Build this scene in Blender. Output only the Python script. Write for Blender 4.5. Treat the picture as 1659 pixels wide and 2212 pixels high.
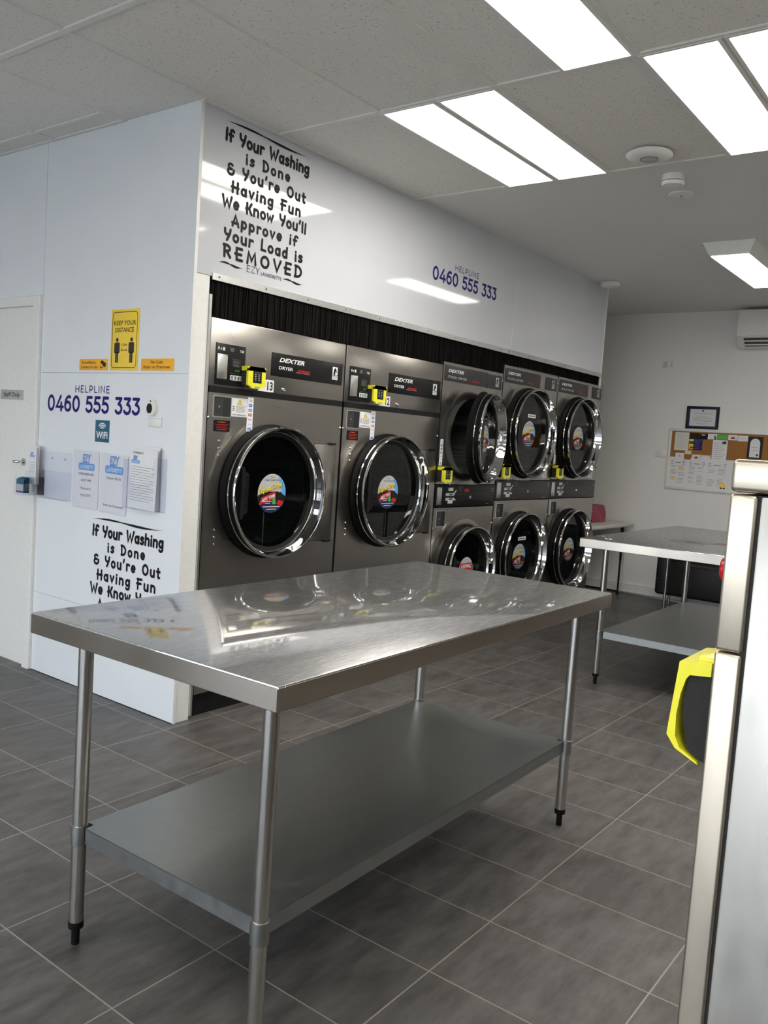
import bpy, bmesh, math, random
from mathutils import Vector, Matrix
random.seed(7)
PI = math.pi
for o in list(bpy.data.objects): bpy.data.objects.remove(o)
SC = bpy.context.scene
COL = SC.collection

# ------------------------------------------------------------------ camera
cam_d = bpy.data.cameras.new('camera'); cam = bpy.data.objects.new('camera', cam_d); COL.objects.link(cam)
cam_d.sensor_fit = 'VERTICAL'; cam_d.sensor_height = 36.0; cam_d.lens = 1836.93/2212*36.0
cam_d.clip_start = 0.02; cam_d.clip_end = 200
_r = Vector((0.6039, -0.7942, 0.0674)); _d = Vector((-0.0253, -0.1036, -0.9943)); _f = Vector((0.7967, 0.5988, -0.0827))
_f.normalize(); _r = (_r - _f*_r.dot(_f)).normalized(); _d = _f.cross(_r)
cam.matrix_world = Matrix(((_r.x, -_d.x, -_f.x, -2.6078), (_r.y, -_d.y, -_f.y, -3.1436), (_r.z, -_d.z, -_f.z, 1.4177), (0, 0, 0, 1)))
SC.camera = cam
# ------------------------------------------------------------------ world, exposure
SKY = 6.3; LED = 14.5; EXPO = 0.02
w = bpy.data.worlds.new('world'); SC.world = w; w.use_nodes = True
bg = w.node_tree.nodes['Background']; bg.inputs[1].default_value = SKY
_tc = w.node_tree.nodes.new('ShaderNodeTexCoord'); _sx = w.node_tree.nodes.new('ShaderNodeSeparateXYZ')
_cr = w.node_tree.nodes.new('ShaderNodeValToRGB')
_cr.color_ramp.elements[0].position = 0.0; _cr.color_ramp.elements[0].color = (.93, .96, 1.0, 1)
_cr.color_ramp.elements[1].position = 0.7; _cr.color_ramp.elements[1].color = (.60, .76, 1.0, 1)
w.node_tree.links.new(_tc.outputs['Generated'], _sx.inputs[0]); w.node_tree.links.new(_sx.outputs[2], _cr.inputs[0])
w.node_tree.links.new(_cr.outputs[0], bg.inputs[0])
SC.view_settings.view_transform = 'Standard'; SC.view_settings.look = 'None'
SC.view_settings.exposure = EXPO; SC.view_settings.gamma = 1.0; SC.view_settings.use_curve_mapping = False
SC.cycles.max_bounces = 10; SC.cycles.diffuse_bounces = 5; SC.cycles.glossy_bounces = 6; SC.cycles.transparent_max_bounces = 12
SC.cycles.sample_clamp_indirect = 6.0
SC.cycles.use_denoising = True
def portal(y, z, sy, sz, x=-5.9):
    l = bpy.data.lights.new('window_portal', 'AREA'); l.shape = 'RECTANGLE'; l.size = sz; l.size_y = sy
    l.cycles.is_portal = True
    o = bpy.data.objects.new('window_portal', l); COL.objects.link(o); o.location = (x, y, z); o.rotation_euler = (0, -PI/2, 0)
portal(-.6, 1.25, 7.4, 2.25)

# ------------------------------------------------------------------ materials
def sRGB(r, g, b):
    f = lambda c: (c/255/12.92) if c/255 <= .04045 else ((c/255+.055)/1.055)**2.4
    return (f(r), f(g), f(b), 1)
def mat(name, col, rough=.5, metal=0.0, var=.06, scale=40, stretch=(1, 1, 1), bump=0.0, rvar=0.0, spec=.5, emit=None, coat=0, rot=None):
    m = bpy.data.materials.new(name); m.use_nodes = True; nt = m.node_tree; b = nt.nodes['Principled BSDF']
    if len(col) == 3: col = (*col, 1)
    b.inputs['Roughness'].default_value = rough; b.inputs['Metallic'].default_value = metal
    b.inputs['Specular IOR Level'].default_value = spec; b.inputs['Coat Weight'].default_value = coat
    tc = nt.nodes.new('ShaderNodeTexCoord'); mp = nt.nodes.new('ShaderNodeMapping'); mp.inputs['Scale'].default_value = stretch
    if rot: mp.inputs['Rotation'].default_value = rot
    nz = nt.nodes.new('ShaderNodeTexNoise'); nz.inputs['Scale'].default_value = scale; nz.inputs['Detail'].default_value = 4
    nt.links.new(tc.outputs['Object'], mp.inputs[0]); nt.links.new(mp.outputs[0], nz.inputs[0])
    rp = nt.nodes.new('ShaderNodeValToRGB')
    rp.color_ramp.elements[0].position = .3; rp.color_ramp.elements[1].position = .7
    rp.color_ramp.elements[0].color = tuple(c*(1-var) for c in col[:3])+(1,)
    rp.color_ramp.elements[1].color = tuple(min(1, c*(1+var)) for c in col[:3])+(1,)
    nt.links.new(nz.outputs['Fac'], rp.inputs[0]); nt.links.new(rp.outputs[0], b.inputs['Base Color'])
    if rvar:
        mr = nt.nodes.new('ShaderNodeMapRange'); mr.inputs[3].default_value = max(0, rough-rvar); mr.inputs[4].default_value = rough+rvar
        mr.inputs[1].default_value = .3; mr.inputs[2].default_value = .7
        nt.links.new(nz.outputs['Fac'], mr.inputs[0]); nt.links.new(mr.outputs[0], b.inputs['Roughness'])
    if bump:
        bp = nt.nodes.new('ShaderNodeBump'); bp.inputs['Strength'].default_value = bump; bp.inputs['Distance'].default_value = .002
        nt.links.new(nz.outputs['Fac'], bp.inputs['Height']); nt.links.new(bp.outputs[0], b.inputs['Normal'])
    if emit:
        b.inputs['Emission Color'].default_value = (*emit[:3], 1); b.inputs['Emission Strength'].default_value = emit[3]
    return m
def glass_mat(name, tint, ior=1.45, rough=0.0):
    m = bpy.data.materials.new(name); m.use_nodes = True; nt = m.node_tree; nt.nodes.clear()
    out = nt.nodes.new('ShaderNodeOutputMaterial'); mx = nt.nodes.new('ShaderNodeMixShader'); fr = nt.nodes.new('ShaderNodeFresnel')
    tr = nt.nodes.new('ShaderNodeBsdfTransparent'); gl = nt.nodes.new('ShaderNodeBsdfGlossy')
    tr.inputs[0].default_value = (*tint, 1); gl.inputs['Roughness'].default_value = rough; fr.inputs[0].default_value = ior
    gm = nt.nodes.new('ShaderNodeNewGeometry'); sb = nt.nodes.new('ShaderNodeMath'); sb.operation = 'SUBTRACT'; sb.inputs[0].default_value = 1
    mu = nt.nodes.new('ShaderNodeMath'); mu.operation = 'MULTIPLY'
    nt.links.new(gm.outputs['Backfacing'], sb.inputs[1]); nt.links.new(sb.outputs[0], mu.inputs[0]); nt.links.new(fr.outputs[0], mu.inputs[1])
    nt.links.new(mu.outputs[0], mx.inputs[0]); nt.links.new(tr.outputs[0], mx.inputs[1]); nt.links.new(gl.outputs[0], mx.inputs[2])
    nt.links.new(mx.outputs[0], out.inputs[0]); return m
M = {}
M['wall'] = mat('wall_paint', (.82, .81, .79), .75, bump=.05, var=.02, scale=120)
M['wall_dark_reflect'] = mat('dark_reflection_wall', (.07, .07, .07), .7, var=.05)  # made-up dark tone for an unseen wall, so the steel reflects dark
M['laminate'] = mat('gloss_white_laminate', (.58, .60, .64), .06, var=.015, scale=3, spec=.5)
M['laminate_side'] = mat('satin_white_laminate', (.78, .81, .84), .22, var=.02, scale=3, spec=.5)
M['white'] = mat('white_paint', (.78, .78, .76), .4, var=.03)
M['door'] = mat('door_paint', (.80, .80, .77), .38, var=.03, scale=60, bump=.04)
M['plastic_white'] = mat('white_plastic', (.80, .79, .76), .35, var=.02)
M['plaster'] = mat('plaster_ceiling', (.76, .75, .73), .85, var=.03, bump=.05, scale=90)
M['tbar'] = mat('tbar_metal', (.76, .75, .71), .5, var=.03)
M['steel'] = mat('brushed_steel', (.68, .61, .53), .17, 1.0, var=.02, scale=4, stretch=(1, 1, 2), rvar=.03)
M['dryer_steel'] = mat('dryer_steel', (.40, .38, .35), .29, 1.0, var=.03, scale=3, stretch=(1, 1, 5), rvar=.02)
M['washer_steel'] = mat('washer_steel', (.50, .485, .45), .42, 1.0, var=.05, scale=9, stretch=(1, 2, .7), rvar=.1, bump=.25)
M['washer_trim'] = mat('trim_steel_warm_reflection', (.55, .49, .40), .34, 1.0, var=.06, scale=7, stretch=(1, 2, .7), rvar=.08, bump=.2)  # washer steel with a warm reflection put into its colour
M['tube_steel'] = mat('tube_steel', (.58, .56, .53), .22, 1.0, var=.06, scale=30, stretch=(6, 6, .4), rvar=.05)
M['galv'] = mat('galvanised_steel', (.36, .38, .38), .36, 1.0, var=.05, scale=25, rvar=.04)
M['chrome'] = mat('chrome', (.66, .66, .66), .045, 1.0, var=.02)
M['alu'] = mat('aluminium', (.70, .70, .69), .32, 1.0, var=.06)
M['black'] = mat('black_plastic', (.010, .010, .011), .38, spec=.25, var=.15)
M['black_matte'] = mat('black_matte', (.010, .010, .010), .7, var=.2)
M['rubber'] = mat('black_rubber', (.006, .006, .006), .5, spec=.10, var=.2)
M['black_gloss'] = mat('black_gloss_rim', (.006, .006, .006), .32, spec=.10, var=.1)
M['panel_black'] = mat('panel_black', (.011, .011, .012), .32, spec=.2, var=.1)
M['panel_grey'] = mat('panel_grey', (.042, .042, .045), .38, spec=.25, var=.1)
M['grey'] = mat('grey_plastic', (.09, .09, .09), .5, var=.1)
M['reader_grey'] = mat('reader_side_grey', (.028, .027, .027), .8, spec=.2, var=.1, bump=.1, scale=400)
M['reader_yellow'] = mat('reader_yellow', (.80, .76, .03), .35, var=.04)
M['lettering'] = mat('black_vinyl', (.014, .012, .014), .5, spec=.12, var=.1)
M['navy'] = mat('navy_vinyl', (.022, .014, .15), .5, spec=.15, var=.08)
M['paper'] = mat('white_paper', (.78, .78, .79), .6, var=.02)
M['cream'] = mat('cream_paper', (.72, .70, .64), .6, var=.03)
M['ink'] = mat('black_ink', (.02, .02, .02), .5, var=.1)
M['ink_grey'] = mat('grey_ink', (.16, .16, .17), .6, var=.1)
M['yellow_sign'] = mat('yellow_sign', (.95, .66, .06), .3, var=.03)
M['orange_sign'] = mat('orange_sign', (.95, .45, .015), .3, var=.03)
M['red'] = mat('red', (.50, .012, .012), .4, var=.06)
M['redp'] = mat('red_plastic', (.55, .008, .015), .25, var=.06)
M['orange'] = mat('orange_ink', (.55, .12, .02), .4, var=.06)
M['blue'] = mat('blue', (.03, .16, .55), .4, var=.06)
M['sky_blue'] = mat('sky_blue', (.12, .36, .75), .4, var=.06)
M['teal'] = mat('teal', (.012, .10, .19), .35, var=.06)
M['dnavy'] = mat('dark_navy', (.01, .02, .10), .4, var=.06)
M['green'] = mat('green', (.08, .42, .06), .4, var=.06)
M['dgreen'] = mat('dark_green', (.02, .10, .05), .4, var=.06)
M['yellow'] = mat('yellow_ink', (.90, .70, .02), .4, var=.04)
M['lgrey'] = mat('light_grey', (.50, .50, .51), .4, var=.05)
M['silver'] = mat('silver_sign', (.55, .56, .55), .35, .6, var=.06)
M['cork'] = mat('cork', (.33, .15, .035), .85, var=.25, scale=300)
M['crimson'] = mat('crimson_vinyl', (.30, .008, .045), .35, var=.12, scale=20)
M['table_white'] = mat('moulded_plastic', (.62, .61, .58), .5, var=.04)
M['leather'] = mat('black_leather', (.010, .010, .010), .42, var=.2, scale=60, bump=.2)
M['led'] = mat('led_diffuser', (.9, .9, .9), .5, var=.01, emit=(1.0, .95, .87, LED))
M['acrylic'] = glass_mat('clear_acrylic', (.965, .968, .985), 1.18, .02)
M['pane'] = glass_mat('window_glass', (.96, .97, .97), 1.3)
M['tint'] = glass_mat('tinted_door_glass', (.30, .34, .34), 1.45)
M['pic_glass'] = glass_mat('picture_glass', (.95, .95, .95), 1.4)
M['asphalt'] = mat('concrete_paving', (.50, .45, .38), .9, var=.2)
M['digit'] = mat('lcd_digits', (.7, .75, .72), .4, var=.02)
M['dirt_black'] = mat('brush_black', (.008, .007, .007), .9, spec=.08, var=.5, scale=60, stretch=(1, 1, .05))

def floor_mat():
    m = bpy.data.materials.new('floor_tiles'); m.use_nodes = True; nt = m.node_tree; N = nt.nodes.new; Lk = nt.links.new
    b = nt.nodes['Principled BSDF']; tc = N('ShaderNodeTexCoord'); sp = N('ShaderNodeSeparateXYZ'); Lk(tc.outputs['Object'], sp.inputs[0])
    def mth(op, a, bv=None, c=None):
        n = N('ShaderNodeMath'); n.operation = op
        for i, v in enumerate((a, bv, c)):
            if v is None: continue
            if isinstance(v, (int, float)): n.inputs[i].default_value = v
            else: Lk(v, n.inputs[i])
        return n.outputs[0]
    A, Bp = .3283, .4881
    u = mth('DIVIDE', mth('ADD', sp.outputs[0], .7321), A); v = mth('DIVIDE', mth('ADD', sp.outputs[1], 2.4792), Bp)
    du = mth('MULTIPLY', mth('SUBTRACT', .5, mth('ABSOLUTE', mth('SUBTRACT', mth('FRACT', u), .5))), A)
    dv = mth('MULTIPLY', mth('SUBTRACT', .5, mth('ABSOLUTE', mth('SUBTRACT', mth('FRACT', v), .5))), Bp)
    dd = mth('MINIMUM', du, dv)
    g = mth('LESS_THAN', dd, .0021)
    cb = N('ShaderNodeCombineXYZ'); Lk(mth('FLOOR', u), cb.inputs[0]); Lk(mth('FLOOR', v), cb.inputs[1])
    wn = N('ShaderNodeTexWhiteNoise'); wn.noise_dimensions = '2D'; Lk(cb.outputs[0], wn.inputs['Vector'])
    ad = N('ShaderNodeVectorMath'); ad.operation = 'MULTIPLY_ADD'; Lk(wn.outputs['Color'], ad.inputs[0]); ad.inputs[1].default_value = (9, 9, 9); Lk(tc.outputs['Object'], ad.inputs[2])
    mp = N('ShaderNodeMapping'); mp.inputs['Scale'].default_value = (2.2, 7.0, 1); Lk(ad.outputs[0], mp.inputs[0])
    nz = N('ShaderNodeTexNoise'); nz.inputs['Scale'].default_value = 2.4; nz.inputs['Detail'].default_value = 10; nz.inputs['Roughness'].default_value = .68
    Lk(mp.outputs[0], nz.inputs[0])
    rp = N('ShaderNodeValToRGB'); rp.color_ramp.elements[0].position = .28; rp.color_ramp.elements[0].color = (.050, .047, .045, 1)
    rp.color_ramp.elements[1].position = .74; rp.color_ramp.elements[1].color = (.145, .137, .130, 1); Lk(nz.outputs['Fac'], rp.inputs[0])
    mv = N('ShaderNodeMix'); mv.data_type = 'RGBA'; mv.blend_type = 'MULTIPLY'; mv.inputs[0].default_value = 1
    mr = N('ShaderNodeMapRange'); mr.inputs[3].default_value = .88; mr.inputs[4].default_value = 1.1; Lk(wn.outputs['Value'], mr.inputs[0])
    Lk(rp.outputs[0], mv.inputs[6]); Lk(mr.outputs[0], mv.inputs[7])
    mx = N('ShaderNodeMix'); mx.data_type = 'RGBA'; Lk(g, mx.inputs[0]); Lk(mv.outputs[2], mx.inputs[6]); mx.inputs[7].default_value = (.30, .27, .23, 1)
    Lk(mx.outputs[2], b.inputs['Base Color'])
    b.inputs['Roughness'].default_value = .42; b.inputs['Specular IOR Level'].default_value = .4
    bp = N('ShaderNodeBump'); bp.inputs['Strength'].default_value = .12; bp.inputs['Distance'].default_value = .003
    Lk(mth('SUBTRACT', nz.outputs['Fac'], g), bp.inputs['Height']); Lk(bp.outputs[0], b.inputs['Normal'])
    return m
M['floor'] = floor_mat()
def ceil_mat():
    m = bpy.data.materials.new('fissured_tile'); m.use_nodes = True; nt = m.node_tree; N = nt.nodes.new; Lk = nt.links.new
    b = nt.nodes['Principled BSDF']; tc = N('ShaderNodeTexCoord')
    n1 = N('ShaderNodeTexNoise'); n1.inputs['Scale'].default_value = 130; n1.inputs['Detail'].default_value = 2; Lk(tc.outputs['Object'], n1.inputs[0])
    r1 = N('ShaderNodeValToRGB'); r1.color_ramp.elements[0].position = .29; r1.color_ramp.elements[0].color = (.40, .39, .37, 1)
    r1.color_ramp.elements[1].position = .36; r1.color_ramp.elements[1].color = (.80, .78, .74, 1); Lk(n1.outputs['Fac'], r1.inputs[0])
    n2 = N('ShaderNodeTexNoise'); n2.inputs['Scale'].default_value = 70; n2.inputs['Detail'].default_value = 3; Lk(tc.outputs['Object'], n2.inputs[0])
    bp = N('ShaderNodeBump'); bp.inputs['Strength'].default_value = .5; bp.inputs['Distance'].default_value = .004
    Lk(n2.outputs['Fac'], bp.inputs['Height']); Lk(bp.outputs[0], b.inputs['Normal']); Lk(r1.outputs[0], b.inputs['Base Color'])
    b.inputs['Roughness'].default_value = .9; b.inputs['Specular IOR Level'].default_value = .2
    return m
M['tile'] = ceil_mat()
def top_mat():   # scratched worktop steel: a mirror lobe broken up by hazy scratches
    m = bpy.data.materials.new('scratched_worktop'); m.use_nodes = True; nt = m.node_tree; N = nt.nodes.new; Lk = nt.links.new
    b = nt.nodes['Principled BSDF']; out = nt.nodes['Material Output']; tc = N('ShaderNodeTexCoord'); b.inputs['Metallic'].default_value = .88; b.inputs['Roughness'].default_value = .32
    hs = []
    for rz, st, sc in (((0, 0, .30), (1.4, 42, 1), 9), ((0, 0, -.22), (1.6, 50, 1), 10), ((0, 0, .05), (1.0, 46, 1), 12)):
        mp = N('ShaderNodeMapping'); mp.inputs['Rotation'].default_value = rz; mp.inputs['Scale'].default_value = st
        nz = N('ShaderNodeTexNoise'); nz.inputs['Scale'].default_value = sc; nz.inputs['Detail'].default_value = 6; nz.inputs['Roughness'].default_value = .7
        Lk(tc.outputs['Object'], mp.inputs[0]); Lk(mp.outputs[0], nz.inputs[0]); hs.append(nz.outputs['Fac'])
    a = N('ShaderNodeMath'); a.operation = 'MAXIMUM'; Lk(hs[0], a.inputs[0]); Lk(hs[1], a.inputs[1])
    c = N('ShaderNodeMath'); c.operation = 'MAXIMUM'; Lk(a.outputs[0], c.inputs[0]); Lk(hs[2], c.inputs[1])
    rp = N('ShaderNodeValToRGB'); rp.color_ramp.elements[0].position = .46; rp.color_ramp.elements[0].color = (.46, .46, .47, 1)
    rp.color_ramp.elements[1].position = .78; rp.color_ramp.elements[1].color = (.82, .82, .83, 1); Lk(c.outputs[0], rp.inputs[0]); Lk(rp.outputs[0], b.inputs['Base Color'])
    g = N('ShaderNodeBsdfGlossy'); g.inputs['Color'].default_value = (.66, .66, .66, 1); g.inputs['Roughness'].default_value = .05
    mr = N('ShaderNodeMapRange'); mr.inputs[1].default_value = .52; mr.inputs[2].default_value = .78; mr.inputs[3].default_value = .66; mr.inputs[4].default_value = .20
    Lk(c.outputs[0], mr.inputs[0]); mx = N('ShaderNodeMixShader'); Lk(mr.outputs[0], mx.inputs[0]); Lk(b.outputs[0], mx.inputs[1]); Lk(g.outputs[0], mx.inputs[2]); Lk(mx.outputs[0], out.inputs[0])
    return m
M['worktop'] = top_mat()
def drum_mat():
    m = bpy.data.materials.new('perforated_drum'); m.use_nodes = True; nt = m.node_tree; N = nt.nodes.new; Lk = nt.links.new
    b = nt.nodes['Principled BSDF']; tc = N('ShaderNodeTexCoord'); vo = N('ShaderNodeTexVoronoi'); vo.inputs['Scale'].default_value = 80; vo.inputs['Randomness'].default_value = .15
    Lk(tc.outputs['Object'], vo.inputs['Vector']); rp = N('ShaderNodeValToRGB')
    rp.color_ramp.elements[0].position = .25; rp.color_ramp.elements[0].color = (.005, .006, .006, 1)
    rp.color_ramp.elements[1].position = .4; rp.color_ramp.elements[1].color = (.16, .18, .175, 1)
    Lk(vo.outputs['Distance'], rp.inputs[0]); Lk(rp.outputs[0], b.inputs['Base Color']); b.inputs['Metallic'].default_value = .6; b.inputs['Roughness'].default_value = .4
    return m
M['drum'] = drum_mat()

# ------------------------------------------------------------------ mesh builder
class Fr:   # a flat frame: origin, right, up, outward
    def __init__(s, o, U, V, N): s.o, s.U, s.V, s.N = Vector(o), Vector(U), Vector(V), Vector(N)
    def __call__(s, u, v, d=0): return s.o + s.U*u + s.V*v + s.N*d
    def sh(s, u, v, d=0): return Fr(s(u, v, d), s.U, s.V, s.N)
    def rot(s, a):
        c, q = math.cos(a), math.sin(a); return Fr(s.o, s.U*c + s.V*q, s.V*c - s.U*q, s.N)
FACE = Fr((0, 0, 0), (1, 0, 0), (0, 0, 1), (0, -1, 0))        # dryer fronts (looking +Y)
SIDE = Fr((0, 0, 0), (0, -1, 0), (0, 0, 1), (-1, 0, 0))       # walls that face -X
class MB:
    def __init__(s): s.bm = bmesh.new(); s.mats = []; s.mi = 0
    def m(s, name):
        mm = M[name]
        if mm not in s.mats: s.mats.append(mm)
        s.mi = s.mats.index(mm); return s
    def _new(s, faces):
        for f in faces: f.material_index = s.mi; f.smooth = True
    def poly(s, pts):
        vs = [s.bm.verts.new(p) for p in pts]; f = s.bm.faces.new(vs); s._new([f]); return s
    def box(s, a, b, bev=0.0, seg=2):
        a, b = Vector(a), Vector(b); t = bmesh.new()
        lo = Vector(map(min, a, b)); hi = Vector(map(max, a, b)); sz = hi-lo
        bmesh.ops.create_cube(t, size=1, matrix=Matrix.Translation((lo+hi)/2) @ Matrix.Diagonal((*sz, 1)))
        if bev: bmesh.ops.bevel(t, geom=list(t.edges), offset=min(bev, min(sz)*.49), segments=seg, profile=.5, affect='EDGES')
        return s.merge(t)
    def merge(s, t, mx=None):
        if mx: bmesh.ops.transform(t, matrix=mx, verts=t.verts)
        mp = {v: s.bm.verts.new(v.co) for v in t.verts}; fs = []
        for f in t.faces:
            try: fs.append(s.bm.faces.new([mp[v] for v in f.verts]))
            except ValueError: pass
        s._new(fs); t.free(); return s
    def fbox(s, F, u0, v0, u1, v1, d0=0.0, d1=.002, bev=0.0):       # box in a frame
        t = bmesh.new(); bmesh.ops.create_cube(t, size=1)
        lo = (min(u0, u1), min(v0, v1), min(d0, d1)); hi = (max(u0, u1), max(v0, v1), max(d0, d1))
        for v in t.verts: v.co = Vector((lo[0]+(v.co.x+.5)*(hi[0]-lo[0]), lo[1]+(v.co.y+.5)*(hi[1]-lo[1]), lo[2]+(v.co.z+.5)*(hi[2]-lo[2])))
        if bev: bmesh.ops.bevel(t, geom=list(t.edges), offset=min(bev, min(h-l for l, h in zip(lo, hi))*.49), segments=2, profile=.5, affect='EDGES')
        for v in t.verts: v.co = F(*v.co)
        bmesh.ops.recalc_face_normals(t, faces=t.faces)
        return s.merge(t)
    def fprism(s, F, pts, d0, d1):
        n = len(pts); lo = [s.bm.verts.new(F(u, v, d0)) for u, v in pts]; hi = [s.bm.verts.new(F(u, v, d1)) for u, v in pts]
        fs = [s.bm.faces.new(hi), s.bm.faces.new(lo[::-1])]
        for i in range(n): fs.append(s.bm.faces.new((lo[i], lo[(i+1) % n], hi[(i+1) % n], hi[i])))
        s._new(fs); return s
    def disc(s, F, u, v, ru, rv=None, d0=0, d1=.001, n=28):
        rv = rv or ru
        return s.fprism(F, [(u+ru*math.cos(2*PI*i/n), v+rv*math.sin(2*PI*i/n)) for i in range(n)], d0, d1)
    def lathe(s, prof, F, u, v, n=64):      # profile of (r, d) around the frame normal at (u, v)
        rings = []
        for r, d in prof:
            if r < 1e-6: rings.append([s.bm.verts.new(F(u, v, d))])
            else: rings.append([s.bm.verts.new(F(u+r*math.cos(2*PI*i/n), v+r*math.sin(2*PI*i/n), d)) for i in range(n)])
        fs = []
        for a, b in zip(rings, rings[1:]):
            for i in range(n):
                j = (i+1) % n
                if len(a) == 1 and len(b) == 1: continue
                if len(a) == 1: fs.append(s.bm.faces.new((a[0], b[i], b[j])))
                elif len(b) == 1: fs.append(s.bm.faces.new((a[i], a[j], b[0])))
                else: fs.append(s.bm.faces.new((a[i], a[j], b[j], b[i])))
        s._new(fs); return s
    def tube(s, pts, r, n=12, cap=True):
        pts = [Vector(p) for p in pts]; rings = []
        rs = r if isinstance(r, (list, tuple)) else [r]*len(pts)
        up = None
        for i, p in enumerate(pts):
            d = (pts[min(i+1, len(pts)-1)] - pts[max(i-1, 0)]).normalized()
            if up is None: up = d.orthogonal().normalized()
            up = (up - d*up.dot(d)).normalized(); sd = d.cross(up)
            rings.append([s.bm.verts.new(p + (up*math.cos(2*PI*k/n) + sd*math.sin(2*PI*k/n))*rs[i]) for k in range(n)])
        fs = []
        for a, b in zip(rings, rings[1:]):
            for k in range(n): fs.append(s.bm.faces.new((a[k], a[(k+1) % n], b[(k+1) % n], b[k])))
        if cap: fs.append(s.bm.faces.new(rings[0][::-1])); fs.append(s.bm.faces.new(rings[-1]))
        s._new(fs); return s
    def plate_hole(s, F, u0, v0, u1, v1, cu, cv, r, d=0.0, n=64):     # flat plate with a round hole
        inner = []; outer = []
        for i in range(n):
            a = 2*PI*i/n; c, q = math.cos(a), math.sin(a)
            inner.append(s.bm.verts.new(F(cu+r*c, cv+r*q, d)))
            t = min(((u1-cu)/c if c > 1e-9 else (u0-cu)/c if c < -1e-9 else 1e9), ((v1-cv)/q if q > 1e-9 else (v0-cv)/q if q < -1e-9 else 1e9))
            outer.append((cu+t*c, cv+t*q))
        ov = [s.bm.verts.new(F(u, v, d)) for u, v in outer]; fs = []
        for i in range(n):
            j = (i+1) % n; a, b = outer[i], outer[j]
            cor = None
            for cu_ in (u0, u1):
                for cv_ in (v0, v1):
                    on = lambda p: (abs(p[0]-cu_) < 1e-6) + 2*(abs(p[1]-cv_) < 1e-6)
                    if {on(a), on(b)} == {1, 2}: cor = (cu_, cv_)
            q = [inner[i], ov[i]] + ([s.bm.verts.new(F(*cor, d))] if cor else []) + [ov[j], inner[j]]
            fs.append(s.bm.faces.new(q))
        s._new(fs); return s
    def text(s, body, F, u, v, h, w=None, al='c', d=.0012, bold=0.0, shear=0.0):
        vs, fc, bb = font_mesh(body, bold, shear)
        x0, x1, y0, y1, ch = bb; sy = h/ch; sx = (w/(x1-x0)) if w else sy
        ox = {'l': u - x0*sx, 'c': u - (x0+x1)/2*sx, 'r': u - x1*sx}[al]
        nv = [s.bm.verts.new(F(ox+x*sx, v+y*sy, d)) for x, y in vs]; fs = []
        for f in fc:
            try: fs.append(s.bm.faces.new([nv[i] for i in f]))
            except ValueError: pass
        s._new(fs); return s
    def build(s, name, parent=None, loc=None, angle=35, label=None):
        me = bpy.data.meshes.new(name); bmesh.ops.recalc_face_normals(s.bm, faces=[f for f in s.bm.faces]) if False else None
        s.bm.normal_update(); s.bm.to_mesh(me); s.bm.free()
        for mm in s.mats: me.materials.append(mm)
        try: me.set_sharp_from_angle(angle=math.radians(angle))
        except Exception: pass
        o = bpy.data.objects.new(name, me); COL.objects.link(o)
        if parent: o.parent = parent
        if loc: o.location = loc
        if label: o['label'] = label
        return o
_fc = {}
def font_mesh(body, bold, shear):
    k = (body, bold, shear)
    if k in _fc: return _fc[k]
    def mk(t):
        c = bpy.data.curves.new('t', 'FONT'); c.body = t; c.size = 1; c.resolution_u = 3; c.offset = bold; c.shear = shear
        o = bpy.data.objects.new('t', c); me = bpy.data.meshes.new_from_object(o)
        vs = [(v.co.x, v.co.y) for v in me.vertices]; fc = [tuple(p.vertices) for p in me.polygons]
        bpy.data.objects.remove(o); bpy.data.curves.remove(c); bpy.data.meshes.remove(me); return vs, fc
    vs, fc = mk(body); hv, _ = mk('H'); ch = max(y for x, y in hv)
    xs = [x for x, y in vs]; ys = [y for x, y in vs]
    _fc[k] = (vs, fc, (min(xs), max(xs), min(ys), max(ys), ch)); return _fc[k]

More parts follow.
